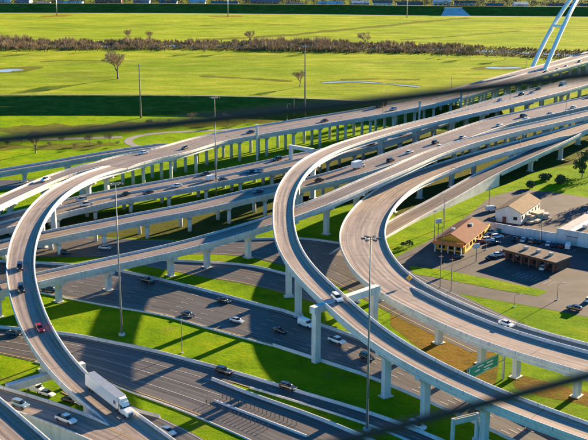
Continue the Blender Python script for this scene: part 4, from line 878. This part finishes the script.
def spec(kind):
    if kind in KIND: return KIND[kind]
    k = {}
    if kind == 'sedan':
        L_, W_, zh = 4.75, .90, .92
        k['body'] = loft([(-2.37, .38, .80, .72, .66), (-2.25, .28, .96, .86, .78), (-1.5, .22, 1.0, W_, .80), (.7, .22, .98, W_, .80), (1.6, .22, .88, W_, .78), (2.2, .26, .74, .84, .70), (2.38, .36, .62, .70, .62)])
        k['cabin_glass'] = loft([(-1.75, .9, .99, .78, .76), (-1.05, .9, 1.40, .78, .60), (.2, .9, 1.42, .78, .60), (1.05, .9, .97, .78, .74)])
        k['roof'] = loft([(-1.12, 1.385, 1.42, .62, .54), (-.5, 1.39, 1.475, .64, .54), (.2, 1.39, 1.46, .64, .54), (.34, 1.385, 1.41, .60, .54)])
        k['ax'] = (-1.42, 1.42); k['lamp'] = (2.28, .62, .66); k['tail'] = (-2.33, .62, .82); k['r'] = .34
    elif kind == 'suv':
        k['body'] = loft([(-2.42, .45, .95, .80, .76), (-2.32, .32, 1.10, .92, .86), (-1.5, .28, 1.14, .96, .86), (.8, .28, 1.12, .96, .86), (1.8, .30, 1.06, .94, .84), (2.3, .32, .92, .88, .78), (2.44, .42, .78, .76, .70)])
        k['cabin_glass'] = loft([(-2.28, 1.0, 1.12, .84, .82), (-2.0, 1.0, 1.66, .84, .68), (.3, 1.0, 1.70, .84, .68), (1.15, 1.0, 1.12, .84, .80)])
        k['roof'] = loft([(-2.12, 1.65, 1.70, .70, .62), (-1.2, 1.66, 1.78, .72, .62), (.2, 1.67, 1.76, .72, .62), (.42, 1.64, 1.68, .68, .62)])
        k['ax'] = (-1.45, 1.48); k['lamp'] = (2.36, .66, .84); k['tail'] = (-2.38, .74, 1.0); k['r'] = .37
    elif kind == 'pickup':
        k['body'] = loft([(-2.9, .50, .98, .92, .88), (-2.8, .42, 1.12, .97, .90), (-.9, .36, 1.14, .98, .90), (1.2, .36, 1.16, .98, .90), (2.3, .38, 1.10, .96, .86), (2.8, .42, .98, .92, .82), (2.92, .5, .86, .82, .76)])
        k['cabin_glass'] = loft([(-.85, 1.1, 1.16, .86, .84), (-.65, 1.1, 1.78, .86, .70), (.7, 1.1, 1.80, .86, .70), (1.5, 1.1, 1.16, .86, .82)])
        k['roof'] = loft([(-.75, 1.77, 1.80, .72, .64), (-.2, 1.77, 1.88, .74, .64), (.6, 1.78, 1.86, .74, .64), (.8, 1.76, 1.79, .70, .64)])
        mb = MB(); mb.box((-1.85, 0, 1.152), (1.75, 1.5, .02)); k['bed_liner'] = mb
        k['ax'] = (-1.85, 1.8); k['lamp'] = (2.84, .72, .90); k['tail'] = (-2.88, .82, 1.0); k['r'] = .40
    elif kind == 'van':
        k['body'] = loft([(-2.75, .4, 1.95, .94, .84), (-2.65, .32, 2.22, .99, .86), (.9, .32, 2.26, .99, .86), (1.45, .32, 1.62, .99, .88), (1.95, .34, 1.25, .97, .86), (2.6, .36, 1.02, .92, .82), (2.78, .44, .86, .80, .74)])
        k['cabin_glass'] = loft([(.86, 1.35, 2.1, 1.005, .90), (1.2, 1.35, 2.0, 1.0, .88), (1.72, 1.30, 1.52, .985, .90)])
        k['roof'] = loft([(-2.5, 2.2, 2.28, .80, .74), (.6, 2.2, 2.31, .80, .74)])
        k['ax'] = (-1.7, 1.75); k['lamp'] = (2.70, .70, .85); k['tail'] = (-2.74, .84, 1.1); k['r'] = .37
    elif kind == 'boxtruck':
        mb = MB(); mb.box((-1.2, 0, 2.15), (5.0, 2.4, 2.6)); k['cargo_box'] = mb
        k['body'] = loft([(1.45, .5, 2.2, 1.0, .92), (2.3, .5, 2.25, 1.02, .9), (2.75, .5, 1.5, 1.02, .94), (3.5, .5, 1.2, .98, .9), (3.62, .6, 1.05, .9, .85)])
        k['cabin_glass'] = loft([(1.7, 1.4, 2.1, 1.03, .95), (2.3, 1.4, 2.1, 1.03, .92), (2.78, 1.38, 1.52, 1.03, .95)])
        mb = MB(); mb.box((0, 0, .7), (6.6, 1.1, .3)); k['chassis'] = mb
        k['ax'] = (-2.2, 2.6); k['lamp'] = (3.55, .76, .95); k['tail'] = (-3.62, .9, 1.0); k['r'] = .42
    for q in list(k):
        if isinstance(k[q], MB):
            k[q] = k[q].mesh(kind + '_' + q, {'cabin_glass': 'car_glass', 'bed_liner': 'tyre', 'chassis': 'dark_steel'}.get(q, None) or 'paint_car_white', q in ('cabin_glass',))
    KIND[kind] = k; return k
def place_vehicle(loc, ang, pitch, kind, colr, label):
    names = dict(sedan='sedan', suv='sport_utility_vehicle', pickup='pickup_truck', van='van', boxtruck='box_truck')
    r = link(names[kind], None, None, loc); r.rotation_mode = 'XYZ'
    r.rotation_euler = (Matrix.Rotation(ang, 3, 'Z') @ Matrix.Rotation(-pitch, 3, 'Y')).to_euler()
    tag(r, label, {'suv': 'car', 'sedan': 'car', 'boxtruck': 'truck', 'pickup': 'pickup', 'van': 'van'}[kind], 'vehicles on the interchange'); k = spec(kind)
    for q, me in k.items():
        if not isinstance(me, bpy.types.Mesh): continue
        o = link(q, me, r)
        if q in ('body', 'roof', 'cargo_box'):
            o.material_slots[0].link = 'OBJECT'; o.material_slots[0].material = MATS['paint_car_' + ('white' if q == 'cargo_box' and colr != 'maroon' else colr)]
    wy = .82 if kind in ('sedan',) else .9
    for x in k['ax']:
        for s in (-1, 1):
            o = link('wheel', WH, r, (x, s * wy, k['r'])); o.scale = (k['r'] / .34,) * 3
    x, y, z = k['lamp']; 
    for s in (-1, 1): link('headlight', HL, r, (x, s * y, z))
    x, y, z = k['tail']
    for s in (-1, 1): link('tail_light', TLm, r, (x, s * y, z))
    return r
def semi(loc, ang, pitch, label):
    r = link('semi_truck', None, None, loc); r.rotation_euler = (Matrix.Rotation(ang, 3, 'Z') @ Matrix.Rotation(-pitch, 3, 'Y')).to_euler(); tag(r, label, 'truck', 'vehicles on the interchange')
    mb = MB(); mb.box((-2.6, 0, 2.65), (15.0, 2.55, 2.9)); tr = mb.obj('trailer', 'paint_car_white', r)
    mb = MB(); mb.box((-2.6, 0, 4.13), (15.04, 2.6, .07)); mb.obj('roof_rail', 'steel', tr); mb = MB(); mb.box((-2.6, 0, 1.12), (15.04, 2.6, .16)); mb.obj('side_rail', 'steel', tr)
    mb = MB(); mb.box((3.9, -1.29, 2.5), (.9, .03, .9)); mb.obj('emblem', 'paint_car_navy', tr)
    for k in range(14):
        mb = MB(); mb.box((-9.6 + 1.08 * k, 0, 2.65), (.05, 2.59, 2.8)); mb.obj('post', 'white_wall', tr)
    loft([(5.3, .7, 3.3, 1.1, 1.0), (6.6, .7, 3.4, 1.15, 1.0), (7.2, .7, 2.2, 1.15, 1.0), (8.9, .7, 1.75, 1.05, .9), (9.2, .75, 1.5, .95, .85)]).obj('cab', 'paint_car_white', r)
    loft([(5.9, 2.1, 2.9, 1.16, 1.06), (6.7, 2.1, 2.95, 1.17, 1.0), (7.22, 2.05, 2.25, 1.16, 1.02)]).obj('cabin_glass', 'car_glass', r)
    mb = MB(); mb.box((5.6, 0, 3.7), (1.4, 2.1, .8), taper=.8); mb.obj('wind_deflector', 'paint_car_white', r)
    mb = MB(); mb.box((9.22, 0, 1.15), (.1, 1.3, .8)); mb.obj('grille', 'chrome', r); mb = MB(); mb.box((9.1, 0, .62), (.4, 2.3, .3)); mb.obj('bumper', 'chrome', r)
    for x in (-8.6, -7.4, 4.2, 5.4, 8.0):
        for s in (-1, 1): link('wheel', WHB, r, (x, s * 1.05, .5))
    for s in (-1, 1):
        link('headlight', HL, r, (9.12, s * .85, 1.25)); mb = MB(); mb.tube([(5.5, s * 1.2, 1.2), (5.5, s * 1.2, 3.9)], .09, 8); mb.obj('exhaust_stack', 'chrome', r)
        mb = MB(); mb.box((6.95, s * 1.35, 2.4), (.15, .3, .7)); mb.obj('mirror', 'dark_steel', r)
for loc, ang, pitch, kind, colr, label in CARS:
    if kind == 'semi': semi(loc, ang, pitch, label)
    else: place_vehicle(loc, ang, pitch, kind, colr, label)

# ------------------------------------------------------------------ masts, lamps and poles
ML = ['tall high mast light pole on the grass beside the left ramp', 'high mast light with cross head behind the mid viaducts', 'tallest high mast light standing in the foreground bottom centre',
 'slim lamp pole on the bright green bank beside wide road', 'thin dark pole on the grass strip left of the restaurant', 'thin dark pole on grass strip behind the restaurant corner', 'thin pole left of two on the verge by the broad ramp', 'thin pole right of two on the verge by the broad ramp', 'tall thin pole at the restaurant porch', 'thin pole at the end of the ramp wall',
 'small lamp pole on the grass by the frontage road', 'small lamp pole at right of the frontage road verge', 'small lamp pole between restaurant and brick shop', 'thin pole behind the timber yard',
 'tall grey pole standing before the levee right of lone tree', 'tallest brown pole with crossarm in front of the levee', 'far pole on the meadow edge at upper left', 'far pole on the meadow edge left of centre', 'far pole on the meadow edge right of centre', 'slim lamp pole behind the far viaduct near the brown pole']
def mast(x, y, h, kind, label, z0=0, ang=0, dirx=1):
    nm = dict(high='high_mast_light', lamp='street_lamp', pole='utility_pole', mono='transmission_pole', far='transmission_pole')[kind]
    r = tag(empty(nm, (x, y, z0), ang), label, 'lamp' if kind in ('high', 'lamp') else 'pole')
    mb = MB()
    if kind == 'high':
        mb.tube([(0, 0, -.2), (0, 0, h * .5), (0, 0, h)], [.33, .22, .12], 10); mb.obj('mast', 'mast_steel', r, True)
        bs = MB(); bs.tube([(0, 0, -.1), (0, 0, .5)], 1.0, 12); bs.obj('base', 'concrete', r)
        hr = MB(); hr.tube([(1.3 * math.cos(k * PI / 8), 1.3 * math.sin(k * PI / 8), h - .3) for k in range(17)], .08, 6); hr.obj('light_ring', 'steel', r)
        for k in range(6):
            a = k * PI / 3; l = MB(); l.box((1.75 * math.cos(a), 1.75 * math.sin(a), h - .35), (.95, .55, .35), a); l.obj('lamp_head', 'dark_steel', r)
            s = MB(); s.tube([(0, 0, h - .1), (1.4 * math.cos(a), 1.4 * math.sin(a), h - .3)], .06, 5); s.obj('arm', 'steel', r)
    elif kind == 'lamp':
        mb.tube([(0, 0, -.2), (0, 0, h - .9), (.3 * dirx, 0, h - .25), (1.1 * dirx, 0, h), (2.0 * dirx, 0, h)], [.13, .09, .08, .07, .06], 8); mb.obj('pole', 'mast_steel', r, True)
        l = MB(); l.box((2.3 * dirx, 0, h - .03), (.8, .32, .16)); l.obj('lamp_head', 'steel', r); bs = MB(); bs.tube([(0, 0, -.1), (0, 0, .35)], .32, 10); bs.obj('base', 'concrete', r)
    elif kind == 'pole':
        mb.tube([(0, 0, -.2), (0, 0, h)], [.16, .11], 8); mb.obj('shaft', 'wood_pole', r, True); l = MB(); l.box((0, 0, h - .6), (1.6, .12, .14)); l.obj('crossarm', 'wood_pole', r)
    else:
        mb.tube([(0, 0, -.2), (0, 0, h)], [.55, .28], 10); mb.obj('shaft', 'wood_pole' if kind == 'mono' else 'steel', r, True)
        for q in (.97, .9, .83)[:3 if kind == 'far' else 1]: l = MB(); l.box((0, 0, h * q), (4.2, .22, .25)); l.obj('crossarm', 'steel', r)
    return r
for (x, y, h, kind), lab in zip(MASTS, ML): mast(x, y, h, kind, lab)
DLL = ['lamp on the straight grey ramp above the ramp wall', 'lamp further right on the straight grey ramp', 'lamp on near edge of far viaduct left of red truck', 'lamp on far edge of road under the upper cable', 'lamp left of the shadow patch above the wide viaduct', 'tallest deck lamp on the wide right viaduct', 'lamp on the far edge of the far viaduct below meadow', 'small lamp on far parapet behind the red truck', 'lamp on far parapet near the brown pole', 'lamp on river bridge close to the arch feet']
for (x, y, z, h, a), lab in zip(DECKLAMPS, DLL): mast(x, y, h, 'lamp', lab, z + .9, a + PI / 2, 1)
PLL = ['white sign pillar at the left on the far viaduct edge', 'white sign pillar in the middle of far viaduct edge', 'white sign pillar at right end of the far viaduct edge']
for (x, y, z, h), lab in zip(PILLARS, PLL):
    r = tag(empty('sign_pillar', (x, y, 0)), lab, 'pillar', 'pillars beside the far viaduct'); mb = MB(); mb.box((0, 0, (z + h * .45) / 2), (1.1, 1.1, z + h * .45)); mb.obj('shaft', 'white_wall', r); mb = MB(); mb.box((0, 0, z + h * .45 + .15), (1.4, 1.4, .3)); mb.obj('cap', 'concrete', r)

# signs
a, b = Vector(PTS['sgR']), Vector(PTS['sgL']); d = b - a; r = tag(empty('overhead_sign', (a.x, a.y, 0), math.atan2(d.y, d.x)), 'green overhead highway sign hung beside the broad ramp pier', 'sign'); ln = d.length
boxpart(r, 'sign_panel', (ln / 2, 0, 6.7), (ln, .14, 3.3), 'sign_green')
for z in (5.2, 8.2): boxpart(r, 'border', (ln / 2, .085, z), (ln - .3, .02, .12), 'paint_white')
for x in (.22, ln - .22): boxpart(r, 'border', (x, .085, 6.7), (.12, .02, 3.1), 'paint_white')
for k, (x, z, w) in enumerate([(.3, 7.4, .22), (.62, 7.4, .2), (.35, 6.5, .3), (.72, 6.5, .16), (.4, 5.7, .2)]):
    for s in (.085, -.085): boxpart(r, 'legend', (ln * x, s, z), (ln * w, .02, .34), 'paint_white')
for z in (5.6, 7.8): boxpart(r, 'truss_chord', (ln / 2 - 1.5, -.35, z), (ln + 4, .18, .18), 'steel')
for k in range(7): o = boxpart(r, 'truss_web', (-2.5 + (ln + 2.5) * k / 6, -.35, 6.7), (.12, .12, 2.3), 'steel'); o.rotation_euler = (0, 0, 0)
boxpart(r, 'post', (-3.2, -.35, 4), (.5, .5, 8.4), 'steel')
p = PTS['diam']; r = tag(empty('warning_sign', (p[0], p[1], p[2])), 'yellow diamond warning sign on the inner parapet of broad ramp', 'sign')
mb = MB(); mb.grid([[(.0 + 1.0 * x, y, 2.0 + 1.0 * z) for x, z in ((0, -1), (1, 0), (0, 1), (-1, 0))] for y in (-.04, .04)], True, True); mb.obj('sign_plate', 'sign_yellow', r); mb = MB(); mb.tube([(0, .06, -.6), (0, .06, 2)], .06, 6); mb.obj('post', 'steel', r)
mb = MB(); mb.box((0, -.06, 2.0), (.25, .03, .9)); mb.obj('symbol', 'dark_steel', r)
a, b = Vector(PTS['gan1']), Vector(PTS['gan2']); d = b - a; r = tag(empty('sign_gantry', (a.x, a.y, 0), math.atan2(d.y, d.x)), 'grey steel gantry frame at bottom right under the lower cable', 'gantry'); ln = d.length
for x in (0, ln): boxpart(r, 'post', (x, 0, 3.6), (.7, .7, 7.4), 'concrete'); boxpart(r, 'base', (x, 0, .4), (1.4, 1.4, 1.0), 'concrete')
for z in (5.9, 7.1):
    for y in (-.4, .4): boxpart(r, 'chord', (ln / 2, y, z), (ln, .22, .22), 'concrete')
boxpart(r, 'walkway', (ln / 2, 0, 6.5), (ln - .5, .5, 1.0), 'concrete')
a = PTS['shrub']
# delineator posts
PGL = ['slim dark delineator post in the row nearer the pale barrier', 'slim dark delineator post in the row nearer the dark green strip']
pm_ = MB(); pm_.tube([(0, 0, -.03), (0, 0, 1.0)], [.11, .08], 6); pm_.box((0, 0, .95), (.34, .12, .22)); PM = pm_.mesh('delineator_post', 'delineator')
for row, (A, B) in enumerate(POSTROWS):
    A, B = Vector(A), Vector(B); n = int((B - A).length / 1.25)
    for k in range(n):
        q = A + (B - A) * (k / (n - 1)); o = link('delineator_post', PM, None, (q.x, q.y, .03)); tag(o, PGL[row], 'post', 'delineator posts, ' + ('far row' if row == 0 else 'near row'))
    mid = (A + B) / 2; dd = (B - A).normalized()
A, B = [(Vector(POSTROWS[0][i]) + Vector(POSTROWS[1][i])) / 2 for i in (0, 1)]
barrier('median_kerb', [(A.x, A.y), ((A.x + B.x) / 2, (A.y + B.y) / 2), (B.x + (B.x - A.x) * .35, B.y + (B.y - A.y) * .35)], 'pale median kerb between the two rows of posts', .5, .7, .03)

# ------------------------------------------------------------------ trees and brush
def bare_tree(name, loc, h, label, seed, spread=.55, mat='twigs', dens=1.0, group=None, cat='tree'):
    r_ = random.Random(seed); root = tag(empty(name, loc), label, cat, group); tr, tw = MB(), MB(); k4 = 5
    def twig(p, d, l):
        for _ in range(int(5 * dens)):
            q = Vector((d.x + r_.gauss(0, .55), d.y + r_.gauss(0, .55), d.z + r_.gauss(.1, .45))).normalized(); e = p + q * l * r_.uniform(.5, 1.2); s = q.orthogonal().normalized() * .008 * h * r_.uniform(.5, 1)
            tw.face([p + s * .5, p - s * .5, e])
            m = p.lerp(e, .55); e2 = m + (q + Vector((r_.gauss(0, .6), r_.gauss(0, .6), r_.gauss(0, .4)))).normalized() * l * .5; tw.face([m + s * .5, m - s * .5, e2])
    def grow(p, d, l, rad, lev):
        mid = p + d * l * .5 + Vector((r_.gauss(0, .04), r_.gauss(0, .04), 0)) * l; e = p + (d + Vector((r_.gauss(0, .08), r_.gauss(0, .08), .03))).normalized() * l
        (tr if lev < 2 else tw).tube([p, mid, e], [rad, rad * .8, rad * .6], 6 if lev < 2 else 3, False)
        if lev >= 2: twig(mid, d, l * .8)
        if lev >= 4: twig(e, d, l); return
        n = (5 if lev == 0 else r_.choice((3, 4))) if lev < 2 else r_.choice((2, 3))
        for k in range(n):
            a = 2 * PI * (k + r_.random() * .7) / n; s = spread * r_.uniform(.6, 1.5)
            nd = (d + Vector((math.cos(a), math.sin(a), r_.uniform(-.15, .3))) * s * (0.35 if k == 0 else 1)).normalized(); grow(e, nd, l * r_.uniform(.66, .9), rad * .56, lev + 1)
    grow(Vector((0, 0, -.1)), Vector((0, 0, 1)), h * .24, h * .034, 0)
    tr.obj('trunk', 'bark', root, True); tw.obj('crown', mat, root); return root
t1, t2, t3 = PTS['tree1'], PTS['tree2'], PTS['tree3']
bare_tree('bare_tree', (t1[0], t1[1], 0), 24, 'lone spreading bare tree on the bright meadow at left', 3, .75, dens=1.6)
bare_tree('bare_tree', (t2[0], t2[1], 0), 14, 'small bare tree beside the tall brown pole on the meadow', 8, .6, dens=1.4)
bare_tree('bare_tree', (t3[0], t3[1], 0), 13, 'bare grey tree under the upper cable at left', 5, .5, dens=1.6)
for k, (nm, h, lab) in enumerate([('bush1', 7.5, 'bare grey bush left of three before the levee'), ('bush2', 8, 'bare grey bush right of three before the levee'), ('bush3', 6, 'small bare bush in the middle before the levee')]):
    q = PTS[nm]; bare_tree('bare_bush', (q[0], q[1], 0), h, lab, 30 + k, .9, 'brush', 1.8, 'bushes before the levee', 'bush')
FTL = ['bare tree in the river brush below the left dirt patch', 'leftmost bare tree in the river brush', 'bare tree above the lone meadow tree', 'bare tree just right above the lone meadow tree', 'small bare tree in brush between left trees', 'bare tree in brush right of the lone tree', 'tall bare tree on the far bank left of brown pole', 'bare tree on near bank left of brown pole', 'bare tree close behind the tall brown pole', 'tall bare tree on far bank right of brown pole', 'small green bush on the near bank at right', 'tiny green bush beside another at right', 'green bush left of the pond near the arch', 'bare tree beside the pond at the arch foot']
for k, (x, y, z, h) in enumerate(FIELDTREES): bare_tree('river_tree', (x, y, 0), h * (1.9 if h > 5 else 1.2), FTL[k], 60 + k, .7, 'brush_green' if k in (10, 11, 12) else 'twigs', 1.2, 'trees along the river')
# river thicket: one mass of bare brush
SCL = ['%s bare scrub bush from the left before the near levee' % w for w in ('first', 'second', 'third', 'fourth', 'fifth', 'sixth', 'seventh', 'eighth', 'ninth', 'tenth', 'eleventh', 'twelfth', 'thirteenth', 'fourteenth')]
rc = curve([(x, y, 0) for x, y in RIVER], 4, 20); tt, rn_ = frame(rc); r_ = random.Random(77)
for part, (lo, hi, nn, mat, hmax) in enumerate([(2, 34, 2700, 'brush', 7.6), (-32, 2, 2700, 'brush', 6.2), (-44, -28, 330, 'brush_green', 3.5)]):
    mb = MB()
    for _ in range(nn):
        i = r_.randrange(len(rc)); o_ = r_.uniform(lo, hi); sg = 1 if rn_[i][1] > 0 else -1; bx, by = rc[i, 0] + rn_[i, 0] * o_ * sg + r_.uniform(-3, 3), rc[i, 1] + rn_[i, 1] * o_ * sg; h = r_.uniform(.45, 1) * hmax * max(.45, min(1.1, 1.0 - (bx - 60) / 420)) * max(.22, .70 + .40 * math.sin(i * .13) * math.sin(i * .05 + 1) + .35 * math.sin(i * .41 + part) * math.sin(i * .83))
        for _k in range(46):
            a = r_.uniform(0, 6.28); rad = r_.uniform(0, .32) * h; z0 = r_.uniform(0, .5) * h; p0 = Vector((bx + math.cos(a) * rad * .5, by + math.sin(a) * rad * .5, z0)); p1_ = Vector((bx + math.cos(a) * rad * 1.5 + r_.gauss(0, .4), by + math.sin(a) * rad * 1.5 + r_.gauss(0, .4), min(h, z0 + r_.uniform(.3, .6) * h)))
            w = r_.uniform(.05, .20); s = Vector((math.cos(a + 1.57), math.sin(a + 1.57), 0)) * w; mb.face([p0 + s, p0 - s, p1_])
    tag(mb.obj('river_thicket', mat), ['bare brown brush on the far river bank', 'bare brown brush on the near river bank', 'green undergrowth in front of the river brush'][part], 'brush', None, 'stuff')
for k, (x, y, z) in enumerate(SCRUBS):
    bare_tree('bare_bush', (x, y, 0), (4.5, 6, 3.6, 5.2, 4, 6.5)[k % 6], SCL[k], 130 + k, .95, 'brush' if k % 3 else 'brush_green', 1.5, 'scrub before the near levee', 'bush')
# leafy shrub by the ramp wall
def leafy(loc, rad, h, label, seed):
    r_ = random.Random(seed); root = tag(empty('leafy_shrub', loc), label, 'shrub'); mb = MB(); st = MB(); st.tube([(0, 0, -.1), (.1, 0, h * .6)], [.12, .05], 6); st.obj('trunk', 'bark', root)
    for _ in range(420):
        a, b_ = r_.uniform(0, 6.28), r_.uniform(-.2, 1.4); q = r_.uniform(.5, 1) ** .5; c = Vector((math.cos(a) * math.cos(b_) * rad * q, math.sin(a) * math.cos(b_) * rad * q, h * .35 + math.sin(b_) * h * .6 * q)); u = Vector((r_.gauss(0, 1), r_.gauss(0, 1), r_.gauss(0, 1))).normalized(); v = u.orthogonal().normalized(); s = r_.uniform(.12, .28)
        mb.face([c + u * s, c + v * s * .6, c - u * s, c - v * s * .6])
    mb.obj('crown', 'leaf', root)
q = PTS['shrub']; leafy((q[0], q[1], 0), 1.7, 2.8, 'dark leafy shrub at the corner below the ramp wall', 3); leafy((q[0] - 2, q[1] + 1.5, 0), 1.0, 1.5, 'small low shrub beside the corner shrub', 4)

def evergreen(loc, h, rad, label, seed):
    r_ = random.Random(seed); root = tag(empty('leafy_tree', loc), label, 'tree', 'trees behind the store'); st = MB(); st.tube([(0, 0, -.1), (.1, 0, h * .4), (0, .1, h * .85)], [.3, .22, .06], 7); st.obj('trunk', 'bark', root); mb = MB()
    cl = [(r_.uniform(0, 6.28), r_.uniform(.1, .75) * rad, r_.uniform(.28, .92) * h, r_.uniform(.22, .42) * rad) for _ in range(26)]
    for a, q, z, cr_ in cl:
        c0 = Vector((math.cos(a) * q, math.sin(a) * q, z))
        for _ in range(70):
            u = Vector((r_.gauss(0, 1), r_.gauss(0, 1), r_.gauss(0, .8))).normalized(); c = c0 + u * cr_ * r_.uniform(.5, 1.05); v = u.orthogonal().normalized(); w = Vector((r_.gauss(0, 1), r_.gauss(0, 1), r_.gauss(0, 1))).normalized(); s = r_.uniform(.25, .55)
            mb.face([c + w * s, c + v * s * .7, c - w * s, c - v * s * .7])
    mb.obj('crown', 'leaf', root)
for k, (x, y, z) in enumerate(RTREES): evergreen((x, y, 0), (13, 15, 14, 3.2, 2.6, 3)[k % 6], (5, 6, 5.5, 3.4, 3, 2.6)[k % 6], ['leafy tree added for shade behind the store at the right edge', 'leafy tree added for shade just outside the right edge below the ramp', 'large leafy tree added for shade right of the store', 'low leafy thicket on the shaded grass under the ramp', 'low leafy thicket beside the pier of the grey ramp', 'low leafy thicket on the grass behind the hall'][k], 90 + k)  # first three trees are added to cast shade on the grass near the ramp

# ------------------------------------------------------------------ houses beyond the far levee
r_ = random.Random(21); hx = -430; hk = 0; ly = np.array(L2y)
ordn = ['first', 'second', 'third', 'fourth', 'fifth', 'sixth', 'seventh', 'eighth', 'ninth', 'tenth', 'eleventh', 'twelfth', 'thirteenth', 'fourteenth', 'fifteenth', 'sixteenth', 'seventeenth', 'eighteenth', 'nineteenth', 'twentieth', 'twenty-first', 'twenty-second', 'twenty-third', 'twenty-fourth', 'twenty-fifth', 'twenty-sixth']
while hx < 470 and hk < 26:
    l, w, h = r_.uniform(16, 40), r_.uniform(10, 18), r_.uniform(5, 9); y = float(np.interp(hx, ly[:, 0], ly[:, 1])) + r_.uniform(38, 75); kc = r_.choice(['grey', 'cream', 'blue', 'white', 'blue', 'brick']); kr = r_.choice(['slate', 'pale', 'rust', 'slate'])
    r = tag(empty('far_building', (hx, y, 0), r_.uniform(-.06, .06)), 'low %s building with %s roof, %s from left beyond the far levee' % (kc, kr, ordn[hk]), 'building', 'buildings beyond the far levee')
    gable(r, w, l, h, h + r_.uniform(1.5, 3.5), 'house_' + kc, 'roof_' + kr, .6)
    for k in range(int(l / 6)): boxpart(r, 'window', (3 + 6 * k, -w / 2 - .05, h * .6), (2.4, .12, 1.8), 'dark_glass')
    hx += l + r_.uniform(3, 22); hk += 1
TB = MB()
for _ in range(900):
    bx = r_.uniform(-450, 480); by = float(np.interp(bx, ly[:, 0], ly[:, 1])) + r_.uniform(24, 150); h = r_.uniform(6, 14)
    for _k in range(44):
        a = r_.uniform(0, 6.28); rad = r_.uniform(.05, .42) * h; z = r_.uniform(.25, 1) * h; c = Vector((bx + math.cos(a) * rad, by + math.sin(a) * rad, z)); s = r_.uniform(.3, .9)
        u = Vector((r_.gauss(0, 1), r_.gauss(0, 1), r_.gauss(0, 1))).normalized(); TB.face([c + u * s, c + u.orthogonal() * s, c - u * s])
tag(TB.obj('distant_trees', 'far_foliage'), 'mass of distant trees between buildings beyond the far levee', 'trees', None, 'stuff')
# concrete outfall on the far levee at right
ox = 196; oy = float(np.interp(ox, ly[:, 0], ly[:, 1])) - 20
r = tag(empty('outfall', (ox, oy, 0)), 'pale concrete outfall apron on the far levee slope', 'outfall'); mb = MB(); mb.grid([[(-18, -14, .1), (18, -14, .1)], [(-10, 10, 7.2), (10, 10, 7.2)]]); mb.obj('apron', 'concrete', r); boxpart(r, 'headwall', (0, 10, 4.2), (22, 1.2, 7.4), 'concrete')

# ------------------------------------------------------------------ guard cables of the lookout in front of the lens
for pts, lab in zip(CABLES, ['dark out of focus cable crossing the upper meadow from left to right', 'dark out of focus cable crossing the bottom right corner']):
    c = curve([tuple(p) for p in pts], .05, .08); mb = MB(); mb.tube([tuple(q) for q in c], .0044, 10); tag(mb.obj('guard_cable', 'cable_black', None, True), lab, 'cable', 'lookout guard cables')
